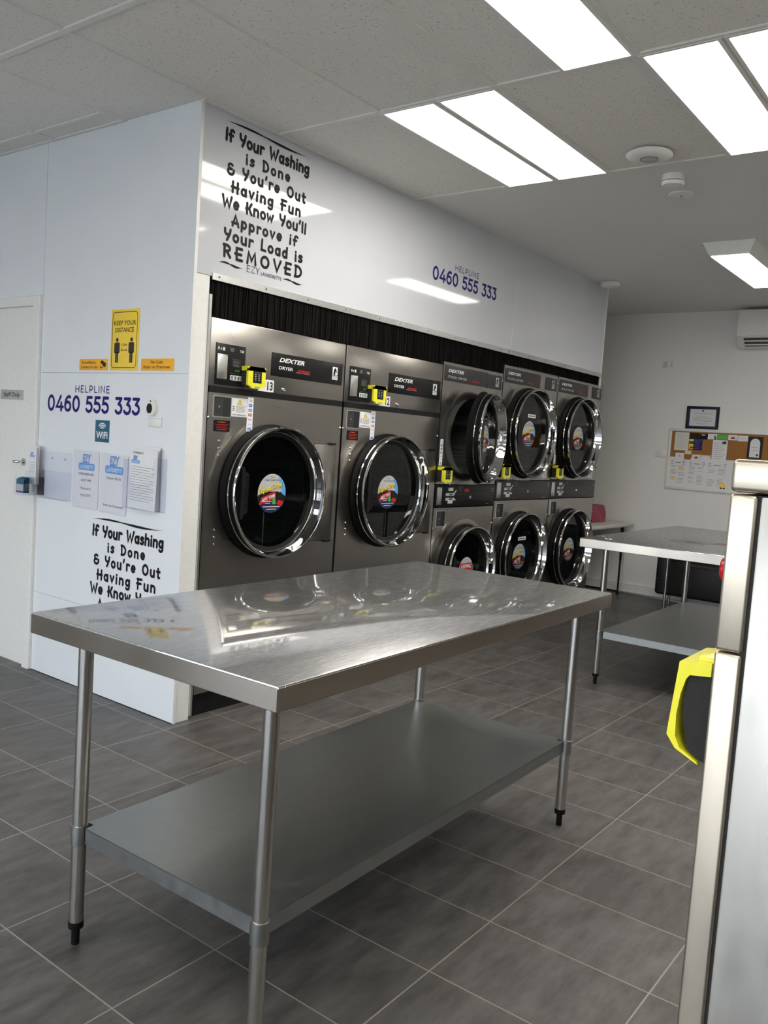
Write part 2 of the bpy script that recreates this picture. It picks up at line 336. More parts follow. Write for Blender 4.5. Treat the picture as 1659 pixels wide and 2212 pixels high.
# ------------------------------------------------------------------ stroke lettering
def Ar(cx, cy, rx, ry, a0, a1, n=None):
    n = n or max(4, int(abs(a1-a0)/18))
    return [(cx+rx*math.cos(math.radians(a0+(a1-a0)*i/n)), cy+ry*math.sin(math.radians(a0+(a1-a0)*i/n))) for i in range(n+1)]
def El(cx, cy, rx, ry): return Ar(cx, cy, rx, ry, 0, 360, 22)
FUN = {   # the bouncy quotation letters: (advance, strokes)
 'I': (.16, [[(.08, 0), (.08, 1)]]), 'f': (.36, [Ar(.30, .80, .16, .18, 30, 180)+[(.14, .8), (.14, 0)], [(0, .52), (.34, .52)]]),
 'Y': (.56, [[(.03, 1), (.05, .68), (.14, .54), (.28, .5), (.44, .54)], [(.53, 1), (.50, .7), (.42, .4), (.26, 0)]]),
 'o': (.50, [El(.25, .32, .21, .31)]), 'u': (.50, [[(.05, .64)]+Ar(.24, .24, .19, .24, 180, 350)+[(.44, .64)], [(.45, .64), (.45, 0)]]),
 'r': (.36, [[(.06, .64), (.06, 0)], Ar(.26, .38, .20, .25, 180, 55)]),
 'W': (.86, [[(.02, 1), (.2, .02), (.42, .72), (.62, .02), (.84, 1)]]),
 'a': (.50, [El(.23, .31, .19, .30), [(.44, .64), (.44, 0)]]),
 's': (.40, [[(.36, .55), (.26, .63), (.12, .6), (.06, .48), (.13, .37), (.27, .29), (.35, .18), (.29, .05), (.17, 0), (.03, .06)]]),
 'h': (.50, [[(.05, 1), (.05, 0)], [(.05, .3)]+Ar(.25, .40, .20, .23, 180, 0)+[(.45, 0)]]),
 'i': (.14, [[(.07, .6), (.07, 0)], [(.07, .88), (.07, .9)]]),
 'n': (.50, [[(.05, .64), (.05, 0)], Ar(.25, .40, .20, .23, 180, 0)+[(.45, 0)]]),
 'g': (.50, [El(.23, .34, .19, .29), [(.44, .64), (.44, -.12)]+Ar(.25, -.14, .19, .2, 0, -150)]),
 'D': (.60, [[(.07, 1), (.07, 0)], [(0, 1)]+Ar(.14, .5, .42, .5, 90, -90)+[(0, 0)]]),
 'e': (.50, [[(.06, .3), (.44, .33)], Ar(.25, .32, .20, .31, 3, 315)]),
 '&': (.62, [Ar(.30, .76, .22, .22, 40, 265)+[(.3, .53), (.4, .53)], Ar(.30, .27, .27, .26, 90, 350)+[(.6, .46)]]),
 "'": (.12, [[(.08, 1.08), (.02, .80)]]), 'O': (.70, [El(.35, .5, .30, .48)]),
 't': (.36, [[(.15, .92), (.15, .1), (.22, 0), (.32, .03)], [(0, .62), (.34, .62)]]),
 'H': (.62, [[(.08, 1), (.08, 0)], [(.54, 1), (.54, 0)], [(-.02, .5), (.62, .5)]]),
 'v': (.44, [[(.02, .64), (.21, .02), (.42, .64)]]), 'F': (.52, [[(.08, 1), (.08, 0)], [(0, 1), (.5, 1)], [(-.04, .54), (.42, .54)]]),
 'w': (.62, [[(.02, .64), (.15, .02), (.31, .5), (.47, .02), (.6, .64)]]),
 'K': (.56, [[(.08, 1), (.08, 0)], [(.5, 1), (.28, .52), (-.02, .46)], [(.28, .52), (.54, 0)]]),
 'A': (.62, [[(.02, 0), (.3, 1), (.6, 0)], [(-.02, .3), (.56, .3)]]), 'p': (.50, [[(.05, .64), (.05, -.34)], El(.26, .32, .19, .30)]),
 'd': (.50, [El(.23, .31, .19, .30), [(.44, 1), (.44, 0)]]), 'l': (.14, [[(.07, 1), (.07, 0)]]),
 'L': (.46, [[(.07, 1), (.07, .04), (.45, 0)]]),
 'R': (.56, [[(.08, 1), (.08, 0)], [(0, 1)]+Ar(.22, .74, .26, .26, 90, -90)+[(.1, .48)], [(.24, .48), (.52, 0)]]),
 'E': (.52, [[(.5, 1), (.08, 1), (.08, 0), (.5, 0)], [(-.04, .5), (.44, .5)]]),
 'M': (.74, [[(.04, 0), (.12, 1), (.37, .25), (.62, 1), (.70, 0)]]), 'V': (.62, [[(.02, 1), (.31, .02), (.6, 1)]]), ' ': (.34, [])}
CLEAN = {
 'H': (.74, [[(.07, 1), (.07, 0)], [(.67, 1), (.67, 0)], [(.07, .5), (.67, .5)]]), 'E': (.56, [[(.52, 1), (.07, 1), (.07, 0), (.52, 0)], [(.07, .5), (.46, .5)]]),
 'L': (.52, [[(.07, 1), (.07, 0), (.5, 0)]]), 'P': (.6, [[(.07, 0), (.07, 1), (.3, 1)]+Ar(.32, .7, .23, .3, 90, -90)+[(.07, .4)]]),
 'I': (.14, [[(.07, 1), (.07, 0)]]), 'N': (.74, [[(.07, 0), (.07, 1), (.67, 0), (.67, 1)]]),
 '0': (.70, [El(.35, .5, .28, .46)]), '4': (.74, [[(.48, .96), (.07, .25), (.72, .25)], [(.54, .52), (.54, .03)]]),
 '6': (.66, [El(.33, .32, .26, .28), [(.55, .92), (.42, .965), (.26, .9), (.13, .72), (.07, .5), (.07, .3)]]),
 '5': (.62, [[(.54, .95), (.15, .95), (.11, .58), (.28, .60)]+Ar(.29, .32, .27, .28, 88, -150)]),
 '3': (.62, [[(.06, .95), (.52, .95)], [(.52, .95), (.28, .60)], Ar(.28, .32, .27, .28, 88, -150)]), ' ': (.34, []),
 'Z': (.6, [[(.05, 1), (.55, 1), (.05, 0), (.57, 0)]]), 'Y': (.62, [[(.03, 1), (.31, .45), (.59, 1)], [(.31, .45), (.31, 0)]])}
def ribbon(mb, F, pts, wd, d):      # one mitred strip with round ends
    hw = wd/2; P = [Vector(pts[0])]
    for p in pts[1:]:
        if (Vector(p)-P[-1]).length > wd*.02: P.append(Vector(p))
    closed = len(P) > 3 and (P[0]-P[-1]).length < wd*.1
    if closed: P.pop()
    n = len(P); B = mb.bm
    if n < 2: return
    T = [(P[(i+1) % n]-P[i]).normalized() for i in range(n if closed else n-1)]
    Ls = []
    for i in range(n):
        if closed: a, b = T[i-1], T[i]
        else: a, b = T[max(0, i-1)], T[min(i, n-2)]
        m = (a+b)
        if m.length < .2: m = b
        m.normalize(); q = Vector((-m.y, m.x)); k = min(1.7, 1/max(.3, q.dot(Vector((-b.y, b.x)))))
        Ls.append((B.verts.new(F(*(P[i]+q*hw*k), d)), B.verts.new(F(*(P[i]-q*hw*k), d))))
    fs = []
    for i in range(n if closed else n-1):
        (l0, r0), (l1, r1) = Ls[i], Ls[(i+1) % n]; fs.append(B.faces.new((l0, r0, r1, l1)))
    if not closed:
        for i, sg, t in ((0, -1, T[0]), (n-1, 1, T[-1])):
            l, r = Ls[i]; q = Vector((-t.y, t.x))
            arc = [B.verts.new(F(*(P[i]+(q*math.cos(PI*k/6)+t*sg*math.sin(PI*k/6))*hw), d)) for k in range(1, 6)]
            f = [l]+arc+[r]; fs.append(B.faces.new(f if sg < 0 else f[::-1]))
    mb._new(fs)
def stroke_text(mb, font, s, F, u0, u1, v, cap, wt, gap=.16, d=.0012, wob=0.0, word=None):
    adv = []; x = 0
    for ch in s:
        a, _ = font[ch]; adv.append(x); x += a+gap
    tot = x-gap; sx = (u1-u0)/tot; rnd = random.Random(s)
    wi = 0
    for ch, x in zip(s, adv):
        wi += ch == ' '
        a, st = font[ch]; wz = rnd.uniform(-wob, wob); ro = rnd.uniform(-wob, wob)*1.2
        for ki, k in enumerate(st if word is None or word == wi else ()):
            pts = [(u0+(x+px+ro*(py-.5))*sx, v+(py+wz)*cap) for px, py in k]
            ribbon(mb, F, pts, wt*cap, d+ki*.00006)

# ------------------------------------------------------------------ object helpers
def thing(name, label, cat, loc=(0, 0, 0), rotz=0, group=None):
    o = bpy.data.objects.new(name, None); COL.objects.link(o); o.location = loc; o.rotation_euler = (0, 0, rotz); o.empty_display_size = .1
    return tag(o, label, cat, group)
def tag(o, label, cat, group=None):
    o['label'] = label; o['category'] = cat
    if group: o['group'] = group
    return o
def struct(o): o['kind'] = 'structure'; return o

# ================================================================== SETTING
CE, CP = 2.896, 2.905          # tile ceiling / plaster ceiling heights
XW, XL, YB, YF = 6.05, -6.0, -4.6, 4.0
mb = MB().m('floor'); mb.box((XL, YB, -.1), (XW, YF, 0)); struct(mb.build('floor'))
mb = MB().m('asphalt'); mb.box((-40, -30, -.16), (XL-.15, 30, -.12)); struct(mb.build('ground'))
mb = MB().m('tile'); mb.box((XL, YB, CE+.001), (1.69, YF, CE+.06)); struct(mb.build('ceiling'))
mb = MB().m('plaster'); mb.box((1.69, YB, CP), (XW, YF, CP+.06)); struct(mb.build('ceiling'))
mb = MB().m('wall'); mb.box((XW, YB, 0), (XW+.12, YF, CP)); struct(mb.build('wall_right'))
mb = MB().m('wall_dark_reflect'); mb.box((XL, YB-.12, 0), (XW, YB, 1.5)); mb.m('wall').box((XL, YB-.12, 1.5), (XW, YB, CP)); struct(mb.build('wall_front'))  # unseen lower part darkened to stand in for dark washers in reflections
mb = MB().m('wall'); mb.box((XL, YF, 0), (0, YF+.12, CP)); struct(mb.build('wall_back'))
mb = MB().m('wall'); mb.box((4.66, 1.75, 0), (XW, 1.85, CP)); struct(mb.build('wall_alcove'))
# window wall far behind on the left
mb = MB().m('wall')
mb.box((XL-.12, YB, 0), (XL, -4.3, CP)); mb.box((XL-.12, 3.1, 0), (XL, YF, CP)); mb.box((XL-.12, -4.3, 2.36), (XL, 3.1, CP)); mb.box((XL-.12, -4.3, 0), (XL, 3.1, .12))
struct(mb.build('wall_left'))
for i in range(4):
    y0 = -4.3 + i*1.85; y1 = y0+1.85
    f = MB().m('white'); X0, X1 = XL-.09, XL-.03
    f.box((X0, y0, .12), (X1, y0+.05, 2.36)); f.box((X0, y1-.05, .12), (X1, y1, 2.36)); f.box((X0, y0, .12), (X1, y1, .18)); f.box((X0, y0, 2.30), (X1, y1, 2.36))
    f.box((X0, y0, 1.95), (X1, y1, 2.01)); f.box((X0, y0+.9, .12), (X1, y0+.95, 2.36))
    fo = struct(f.build('window_%d' % (i+1)))
    g = MB().m('pane'); g.poly([(XL-.06, y0+.04, .15), (XL-.06, y1-.04, .15), (XL-.06, y1-.04, 2.33), (XL-.06, y0+.04, 2.33)]); g.build('window_pane', fo)
# partition faced with white laminate: side face x=0 and the fascia over the dryers
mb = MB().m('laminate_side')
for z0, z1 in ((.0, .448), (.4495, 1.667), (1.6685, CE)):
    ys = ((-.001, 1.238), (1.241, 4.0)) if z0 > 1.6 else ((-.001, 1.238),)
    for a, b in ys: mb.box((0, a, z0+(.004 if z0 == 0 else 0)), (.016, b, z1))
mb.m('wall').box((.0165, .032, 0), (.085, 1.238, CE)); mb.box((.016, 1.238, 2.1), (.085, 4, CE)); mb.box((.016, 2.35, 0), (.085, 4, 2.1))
struct(mb.build('wall_side'))
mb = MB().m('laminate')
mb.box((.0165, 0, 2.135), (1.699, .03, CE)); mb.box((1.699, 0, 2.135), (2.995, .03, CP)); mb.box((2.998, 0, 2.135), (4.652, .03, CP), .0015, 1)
mb.m('white').box((.0165, 0, 0), (.1, .03, 2.133), .002, 1)
mb.m('wall').box((.1, .03, 2.16), (4.652, .10, CE))
struct(mb.build('wall_dryers'))
mb = MB().m('wall'); mb.box((4.735, 1.16, 0), (4.76, 1.75, CP)); mb.box((4.60, .10, 2.2), (4.652, 1.75, CP)); struct(mb.build('wall_service_end'))
mb = MB().m('white'); mb.box((4.652, -.004, 1.98), (4.664, .03, CP)); struct(mb.build('trim_1'))
mb = MB().m('white'); mb.box((-.001, -.004, .0), (.0165, -.0015, CE)); struct(mb.build('trim_2'))
mb = MB().m('black_matte'); mb.box((.1, 1.3, 0), (4.6, 1.34, 2.9)); struct(mb.build('wall_service'))
# T-bar grid (tile pitch 1.2 x 0.6)
mb = MB().m('tbar')
gx = [.488+1.2*k for k in range(-5, 2)]; gy = [-.639+.6*k for k in range(-6, 8)]
for x in gx:
    if x > 1.6: continue
    mb.box((x-.014, YB, CE-.0065), (x+.014, YF if x < -.2 else -.002, CE+.004), .001, 1)
for y in gy:
    mb.box((XL, y-.014, CE-.0055), (1.69 if y < -.05 else -.003, y+.014, CE+.003), .001, 1)
mb.box((1.672, YB, CE-.005), (1.70, -.002, CE+.03), .001, 1); mb.box((-.135, .573, CE-.005), (-.111, YF, CE+.004), .001, 1)
mb.box((-.02, .573, CE-.005), (-.001, YF, CE+.002)); mb.box((.0, -.022, CE-.006), (1.69, -.001, CE+.002))
struct(mb.build('trim_3'))
mb = MB().m('white'); mb.box((XW-.014, YB, .015), (XW, 1.75, .105), .002, 1); struct(mb.build('baseboard_right'))
mb = MB().m('alu'); mb.box((XW-.05, YB, 0), (XW-.015, 1.75, .012)); struct(mb.build('trim_4'))

# door in the side wall
fr = MB().m('door')
fr.box((-.022, 1.24, 0), (.09, 1.305, 2.085), .003, 1); fr.box((-.022, 1.305, 2.03), (.09, 2.25, 2.085), .003, 1); fr.box((-.022, 2.25, 0), (.09, 2.315, 2.085), .003, 1)
fr.box((.028, 1.305, 0), (.045, 1.32, 2.03)); 
dr = struct(fr.build('door_1'))
mb = MB().m('door'); mb.box((-.004, 1.308, .008), (.034, 2.247, 2.027), .002, 1); leaf = mb.build('door_leaf', dr)
mb = MB().m('chrome'); F = Fr((-.004, 0, 0), (0, -1, 0), (0, 0, 1), (-1, 0, 0))
mb.disc(F, -1.372, 1.165, .022, d0=0, d1=.008); mb.tube([(-.010, 1.372, 1.165), (-.045, 1.372, 1.165), (-.05, 1.38, 1.165), (-.05, 1.40, 1.165)], .008); mb.build('door_handle', leaf)

# ================================================================== CEILING LIGHTS
def led(x, y, label, z=CE, lx=1.194, ly=.294):
    t = thing('ceiling_light', label, 'ceiling light', (x, y, z), group='flat panel lights in the tiled ceiling')
    f = MB().m('plastic_white'); X, Y = lx/2, ly/2; b = .014
    f.box((-X, -Y, -.009), (X, -Y+b, .0)); f.box((-X, Y-b, -.009), (X, Y, .0)); f.box((-X, -Y+b, -.009), (-X+b, Y-b, .0)); f.box((X-b, -Y+b, -.009), (X, Y-b, .0)); f.build('frame', t)
    d = MB().m('led'); d.box((-X+b, -Y+b, -.006), (X-b, Y-b, -.001)); d.build('diffuser', t)
xa = 1.088
led(xa, -.787, 'ceiling panel light nearest the dryer fascia, left of the twin pair'); led(xa, -1.091, 'right panel of the twin ceiling lights nearest the dryer fascia')
led(xa-1.2, -1.687, 'single ceiling panel light cut by the top edge, nearest the camera')
led(xa, -1.987, 'ceiling panel light beside the router disc, left of the right-hand pair'); led(xa, -2.291, 'ceiling panel light cut off at the top right corner of the photo')
for (x, y) in ((xa-3.6, -.787), (xa-3.6, -1.091), (xa-3.6, -3.187), (xa-3.6, -3.491), (xa, -3.787), (xa, -4.091), (xa-4.8, -1.987)):
    led(x, y, 'ceiling panel light behind the camera, out of the photo')
def batten(x, y, label):
    t = thing('ceiling_light', label, 'ceiling light', (x, y, CP), group='boxed lights on the plaster ceiling')
    f = MB().m('plastic_white')
    T = [(-.62, -.17), (.62, -.17), (.62, .17), (-.62, .17)]; Bm = [(-.585, -.13), (.585, -.13), (.585, .13), (-.585, .13)]
    tv = [Vector((a, b, 0)) for a, b in T]; bv = [Vector((a, b, -.085)) for a, b in Bm]
    for i in range(4): j = (i+1) % 4; f.poly([tv[i], tv[j], bv[j], bv[i]])
    f.poly(bv); f.box((-.62, -.17, -.006), (.62, .17, 0)); f.build('housing', t)
    d = MB().m('led'); d.box((-.575, -.12, -.089), (.575, .12, -.0855)); d.build('diffuser', t)
batten(3.97, -1.385, 'boxed fluorescent-style light on the plaster ceiling before the air conditioner')
batten(3.97, -3.4, 'boxed light on the plaster ceiling, out of the photo')
CF = lambda x, y, z: Fr((x, y, z), (1, 0, 0), (0, 1, 0), (0, 0, -1))
t = thing('wireless_router', 'flat white round access point on the ceiling tile', 'router', (1.475, -1.527, CE))
mb = MB().m('plastic_white'); mb.lathe([(.06, 0), (.085, .004), (.108, .016), (.110, .022), (.10, .030), (.07, .038), (.04, .041), (0, .041)], CF(0, 0, 0), 0, 0, 40); mb.build('housing', t)
mb = MB().m('grey'); mb.lathe([(.043, .0405), (.043, .043), (.040, .0432)], CF(0, 0, 0), 0, 0, 32); mb.m('lgrey').lathe([(.041, .0425), (.03, .0445), (0, .045)], CF(0, 0, 0), 0, 0, 32); mb.build('centre_badge', t)
t = thing('smoke_alarm', 'white drum-shaped smoke alarm on plaster ceiling beside the tile edge', 'smoke alarm', (1.90, -1.50, CP))
mb = MB().m('plastic_white'); mb.lathe([(0, 0), (.056, 0), (.058, .004), (.058, .030), (.052, .034)], CF(0, 0, 0), 0, 0, 40); mb.build('base', t)
mb = MB().m('black_matte'); mb.lathe([(.050, .030), (.050, .042)], CF(0, 0, 0), 0, 0, 40); mb.build('vent_slot', t)
mb = MB().m('plastic_white'); mb.lathe([(.058, .038), (.058, .048), (.052, .054), (.02, .058), (0, .058)], CF(0, 0, 0), 0, 0, 40); mb.build('cap', t)
t = thing('ceiling_speaker', 'flush round white vent disc in plaster ceiling behind the smoke alarm', 'vent', (2.235, -1.43, CP))
mb = MB().m('plastic_white'); mb.lathe([(.070, 0), (.070, .006), (.062, .009), (0, .010)], CF(0, 0, 0), 0, 0, 36); mb.build('plate', t)
mb = MB().m('lgrey'); mb.fbox(CF(0, 0, 0), -.02, -.004, .02, .004, .009, .014); mb.build('tab', t)
t = thing('motion_detector', 'low white round detector on the ceiling above the far end of the fascia', 'detector', (4.42, -.12, CP))
mb = MB().m('plastic_white'); mb.lathe([(.06, 0), (.078, .004), (.085, .028), (.07, .042), (.03, .047), (0, .047)], CF(0, 0, 0), 0, 0, 36); mb.build('housing', t)
mb = MB().m('grey'); mb.lathe([(.06, .0), (.06, .004)], CF(0, 0, 0), 0, 0, 36); mb.build('base', t)

# ================================================================== DRYERS
def card_reader(F, u, v, w, h, dp, parent, name='card_reader'):
    """yellow fronted payment reader; u,v = lower left corner on the panel frame"""
    b = MB().m('reader_grey'); b.fbox(F, u+.004, v+.006, u+w-.004, v+h-.012, 0, dp*.78, .003); o = b.build(name, parent)
    y = MB().m('reader_yellow')
    y.fprism(F, [(u, v+h-.022), (u+w, v+h-.022), (u+w, v+h), (u, v+h)], dp*.1, dp)                # hood on top
    y.fprism(F, [(u, v+.008), (u+.02, v+.002), (u+.03, v-.006), (u+w-.03, v-.006), (u+w-.02, v+.002), (u+w, v+.008), (u+w, v+h-.012), (u+w-.01, v+h), (u+.01, v+h), (u, v+h-.012)], dp*.76, dp)
    y.build('reader_cover', o)
    k = MB().m('panel_black'); k.fbox(F, u+w*.28, v+h*.22, u+w*.76, v+h*.80, dp, dp+.002); k.m('ink_grey').fbox(F, u+w*.36, v+h*.71, u+w*.68, v+h*.73, dp+.002, dp+.003)
    k.m('lgrey')
    for r in range(4):
        for c in range(2): k.fbox(F, u+w*(.36+.2*c), v+h*(.34+.09*r), u+w*(.44+.2*c), v+h*(.375+.09*r), dp+.002, dp+.003)
    k.build('keypad', o)
    s = MB().m('sky_blue'); s.fbox(F, u+w*.4, v-.003, u+w*.68, v+.004, dp, dp+.001); s.build('card_slot', o)
    return o
def express_sticker(F, u, v, ru, rv, parent, d=.001, animal=False):
    s = MB()
    if animal:
        s.m('lgrey').disc(F, u, v, ru, rv, d, d+.0008, 40)
        s.m('red').fprism(F, [(u-ru*.97, v-.1*rv), (u+ru*.97, v-.1*rv), (u+ru*.8, v+.55*rv), (u-ru*.8, v+.55*rv)], d+.0009, d+.0012)
        s.fprism(F, [(u+ru*.97*math.cos(a), v-.12*rv+rv*.85*math.sin(a)) for a in [PI+PI*i/12 for i in range(13)]], d+.0009, d+.0012)
        s.m('paper').text('ANIMAL', F, u, v+.16*rv, .3*rv, 1.5*ru, d=d+.0016, bold=.03); s.text('ONLY', F, u, v-.34*rv, .3*rv, 1.1*ru, d=d+.0016, bold=.03)
    else:
        s.m('lgrey').disc(F, u, v, ru, rv, d, d+.0006, 40)
        arc = lambda a0, a1, n=14: [(u+ru*math.cos(math.radians(a0+(a1-a0)*i/n)), v+rv*math.sin(math.radians(a0+(a1-a0)*i/n))) for i in range(n+1)]
        s.m('sky_blue').fprism(F, arc(-25, 62)+[(u+.55*ru, v+.2*rv)], d+.0007, d+.0009)
        s.m('dnavy').fprism(F, arc(205, 335), d+.0010, d+.0012)
        s.m('black').fprism(F, arc(186, 205, 3)+arc(335, 352, 3)+[(u+.5*ru, v+.1*rv), (u-.2*ru, v+.1*rv)], d+.0010, d+.0012)
        s.m('ink').text('Tap or', F, u, v+.80*rv, .08*rv, d=d+.0012, bold=.01); s.text('Insert Credit Card', F, u, v+.64*rv, .09*rv, 1.0*ru, d=d+.0012, bold=.01)
        G = F.sh(u, v).rot(.26)
        s.m('ink').text('Express Dryer', G, .01*ru, .17*rv, .24*rv, 1.72*ru, d=d+.0013, bold=.05); s.m('yellow').text('Express Dryer', G, -.02*ru, .20*rv, .24*rv, 1.72*ru, d=d+.0018, bold=.03)
        s.m('red').fprism(G, [(-1.02*ru, -.34*rv), (.2*ru, -.34*rv), (.28*ru, .06*rv), (-.75*ru, -.02*rv)], d+.0013, d+.0015)
        s.m('paper').text('ANY TIME!', G, -.28*ru, -.24*rv, .17*rv, .95*ru, d=d+.002, bold=.03)
        s.m('black').fprism(F, [(u+.3*ru, v+.02*rv), (u+.62*ru, v+.1*rv), (u+.9*ru, v-.2*rv), (u+.88*ru, v-.42*rv), (u+.2*ru, v-.4*rv)], d+.0016, d+.0018)
        s.m('lgrey').disc(F, u+.55*ru, v+.16*rv, .14*ru, .1*rv, d+.0019, d+.0021, 12)
        s.m('red').fprism(F, [(u+.34*ru, v-.5*rv), (u+.5*ru, v-.34*rv), (u+.86*ru, v-.42*rv), (u+.76*ru, v-.66*rv), (u+.56*ru, v-.62*rv)], d+.0019, d+.0021)
        s.m('green').fbox(F, u+.06*ru, v-.56*rv, u+.28*ru, v-.26*rv, d+.0019, d+.0021)
        s.m('paper')
        for k, (a, b) in enumerate(((-.75, .0), (-.45, -.1))): s.fbox(F, u+a*ru, v-(.42+.1*k)*rv, u+b*ru, v-(.39+.1*k)*rv, d+.0013, d+.0016)
        s.fbox(F, u-.6*ru, v-.70*rv, u+.6*ru, v-.665*rv, d+.0013, d+.0016); s.m('yellow').fbox(F, u-.35*ru, v-.83*rv, u+.35*ru, v-.79*rv, d+.0013, d+.0016)
    return s.build('sticker', parent)
def round_door(parent, cx, cz, R, swing=0.0, animal=False, extra=False, n=72):
    """glass porthole door; origin at the door centre on the panel face"""
    d = MB().m('chrome')
    d.lathe([(R-.003, .086), (R+.001, .090), (R+.0015, .097), (R-.002, .102), (R-.006, .103), (R-.010, .101), (R-.012, .094)], FACE, 0, 0, n)
    d.lathe([(R-.012, .094), (R-.014, .088), (R-.020, .060), (R-.024, .046), (R-.027, .040), (R-.034, .037)], FACE, 0, 0, n)
    hz = R-.01
    if swing:
        o = d.build('door', parent, (cx+hz, 0, cz)); o.rotation_euler = (0, 0, swing)
        for v in o.data.vertices: v.co.x -= hz
        S = FACE.sh(-hz, 0)
    else:
        o = d.build('door', parent, (cx, 0, cz)); S = FACE
    g = MB().m('rubber'); g.lathe([(R-.07, .003), (R-.035, .003), (R+.004, .003), (R+.010, .006), (R+.010, .012), (R-.002, .022), (R-.006, .026), (R-.010, .030)], S, 0, 0, n); g.build('seal', o)
    g = MB().m('black_gloss'); g.lathe([(R-.016, .028), (R-.008, .030), (R-.006, .036), (R-.006, .052), (R-.009, .055), (R-.004, .060), (R-.003, .086)], S, 0, 0, n); g.m('chrome').lathe([(R-.0065, .046), (R-.003, .049), (R-.0065, .053)], S, 0, 0, n); g.build('outer_rim', o)
    b = MB().m('black'); b.lathe([(R-.030, .0385), (R-.035, .041), (R-.050, .037), (R-.054, .030)], S, 0, 0, n); b.build('glass_gasket', o)
    p = MB().m('tint'); p.lathe([(R-.034, .033), (0, .033)], S, 0, 0, n); p.build('glass', o)
    h = MB().m('black'); hr = R*.30; xh = -R+.058
    pts = [(xh+.012, hr*1.28), (xh+.026, hr), (xh+.040, hr), (xh+.044, hr*.9), (xh+.044, -hr*.9), (xh+.040, -hr), (xh+.026, -hr), (xh+.012, -hr*1.28), (xh, -hr*1.2), (xh, hr*1.2)]
    h.fprism(S, pts, .040, .090)
    for k in range(22):
        v = -hr*.85 + 1.7*hr*k/21; h.fbox(S, xh+.028, v-hr*.014, xh+.046, v+hr*.014, .088, .094)
    h.build('handle', o)
    express_sticker(S, -R*.04 if not animal else R*.0, -.02*R, R*.30, R*.30, o, .0345, animal)
    if extra:
        s = MB().m('paper'); s.fbox(S, -.14*R, R*.36, .22*R, R*.44, .0345, .036); s.m('ink_grey').fbox(S, -.10*R, R*.388, .18*R, R*.412, .036, .0366); s.build('small_label', o)
    return o
def drum(parent, cx, cz, r, depth=.62):
    d = MB().m('drum'); d.lathe([(r+.001, -.004), (r, -.03), (r+.03, -.05), (r+.03, -depth), (.0, -depth)], FACE, cx, cz, 56)
    d.m('black_matte').lathe([(.16, -depth+.004), (.15, -depth+.012), (0, -depth+.012)], FACE, cx, cz, 32)
    for k in range(3):
        a = .5+k*2*PI/3; c, q = math.cos(a), math.sin(a)
        d.m('drum').tube([(cx+(r+.0)*c, .06, cz+(r+.0)*q), (cx+(r+.0)*c, depth-.02, cz+(r+.0)*q)], .045, 8)
    return d.build('drum', parent)
def screw_row(parent, pts, name='screw', r=.0065):
    for u, v in pts:
        s = MB().m('chrome'); s.lathe([(r, 0), (r, .003), (r*.6, .006), (0, .007)], FACE, u, v, 12); s.build(name, parent)
def logo(mb, u, v, w, h, d, ink='paper'):     # small horse-head badge over a name bar
    mb.m(ink).fbox(FACE, u-w/2, v-h*.12, u+w/2, v+h*.5, d, d+.0006)
    mb.m('panel_black').fprism(FACE, [(u-w*.3, v-h*.12), (u-w*.32, v+h*.12), (u-w*.16, v+h*.36), (u+w*.06, v+h*.44), (u+w*.24, v+h*.30), (u+w*.34, v+h*.08), (u+w*.24, v+h*.04), (u+w*.06, v+h*.18), (u+w*.02, v-h*.12)], d+.0007, d+.001)
    mb.m(ink).fbox(FACE, u-w*.55, v-h*.5, u+w*.55, v-h*.17, d, d+.0006); mb.m('panel_black').text('DEXTER', FACE, u, v-h*.34, h*.13, w*.95, d=d+.0008, bold=.02); mb.text('LAUNDRY', FACE, u, v-h*.47, h*.09, w*.95, d=d+.0008)
def warn_label(parent, u0, v0, u1, v1, tri=True):
    s = MB().m('paper'); s.fbox(FACE, u0, v0, u1, v1, .0002, .0009); w, h = u1-u0, v1-v0
    if tri:
        s.m('ink').fprism(FACE, [(u0+w*.36, v1-h*.36), (u0+w*.68, v1-h*.36), (u0+w*.52, v1-h*.06)], .001, .0012); s.m('yellow').fprism(FACE, [(u0+w*.39, v1-h*.345), (u0+w*.65, v1-h*.345), (u0+w*.52, v1-h*.09)], .0013, .0015)
        s.m('ink').fbox(FACE, u0+w*.51, v1-h*.31, u0+w*.53, v1-h*.17, .0016, .0018)
    s.m('ink_grey')
    for k in range(9):
        y = v1-h*(.42+.042*k); s.fbox(FACE, u0+w*.28, y-h*.008, u0+w*(.92-.05*(k % 3)), y+h*.008, .001, .0012)
    for k in range(3): s.fbox(FACE, u0+w*.08, v1-h*(.5+.1*k), u0+w*.2, v1-h*(.44+.1*k), .001, .0012)
    s.m('ink').fbox(FACE, u0+w*.06, v0+h*.06, u0+w*.94, v0+h*.085, .001, .0012); s.fbox(FACE, u0+w*.1, v0+h*.11, u0+w*.9, v0+h*.13, .001, .0012)
    return s.build('warning_label', parent)
def card_strip(parent, u0, v0, u1, v1):
    s = MB().m('paper'); s.fbox(FACE, u0, v0, u1, v1, .0002, .0009); w, h = u1-u0, v1-v0
    for k, m_ in enumerate(('ink_grey', 'blue', 'blue', 'orange', 'sky_blue', 'lgrey', 'blue')):
        y = v1-h*(.10+.138*k)
        if k == 0:
            s.m(m_)
            for q in range(3): ribbon(s, FACE, [(u0+w*(.35+.12*q)+.09*w*math.cos(a), y+.03*h*math.sin(a)) for a in (-.9, -.3, .3, .9)], w*.05, .0013)
        elif k in (4, 5): s.m(m_).fbox(FACE, u0+w*.2, y-h*.012, u0+w*.8, y+h*.012, .001, .0012)
        else:
            s.m(m_).fbox(FACE, u0+w*.2, y-h*.04, u0+w*.8, y+h*.04, .001, .0012); s.m('paper').fbox(FACE, u0+w*.3, y-h*.01, u0+w*.7, y+h*.01, .0013, .0014)
    return s.build('card_logo_strip', parent)
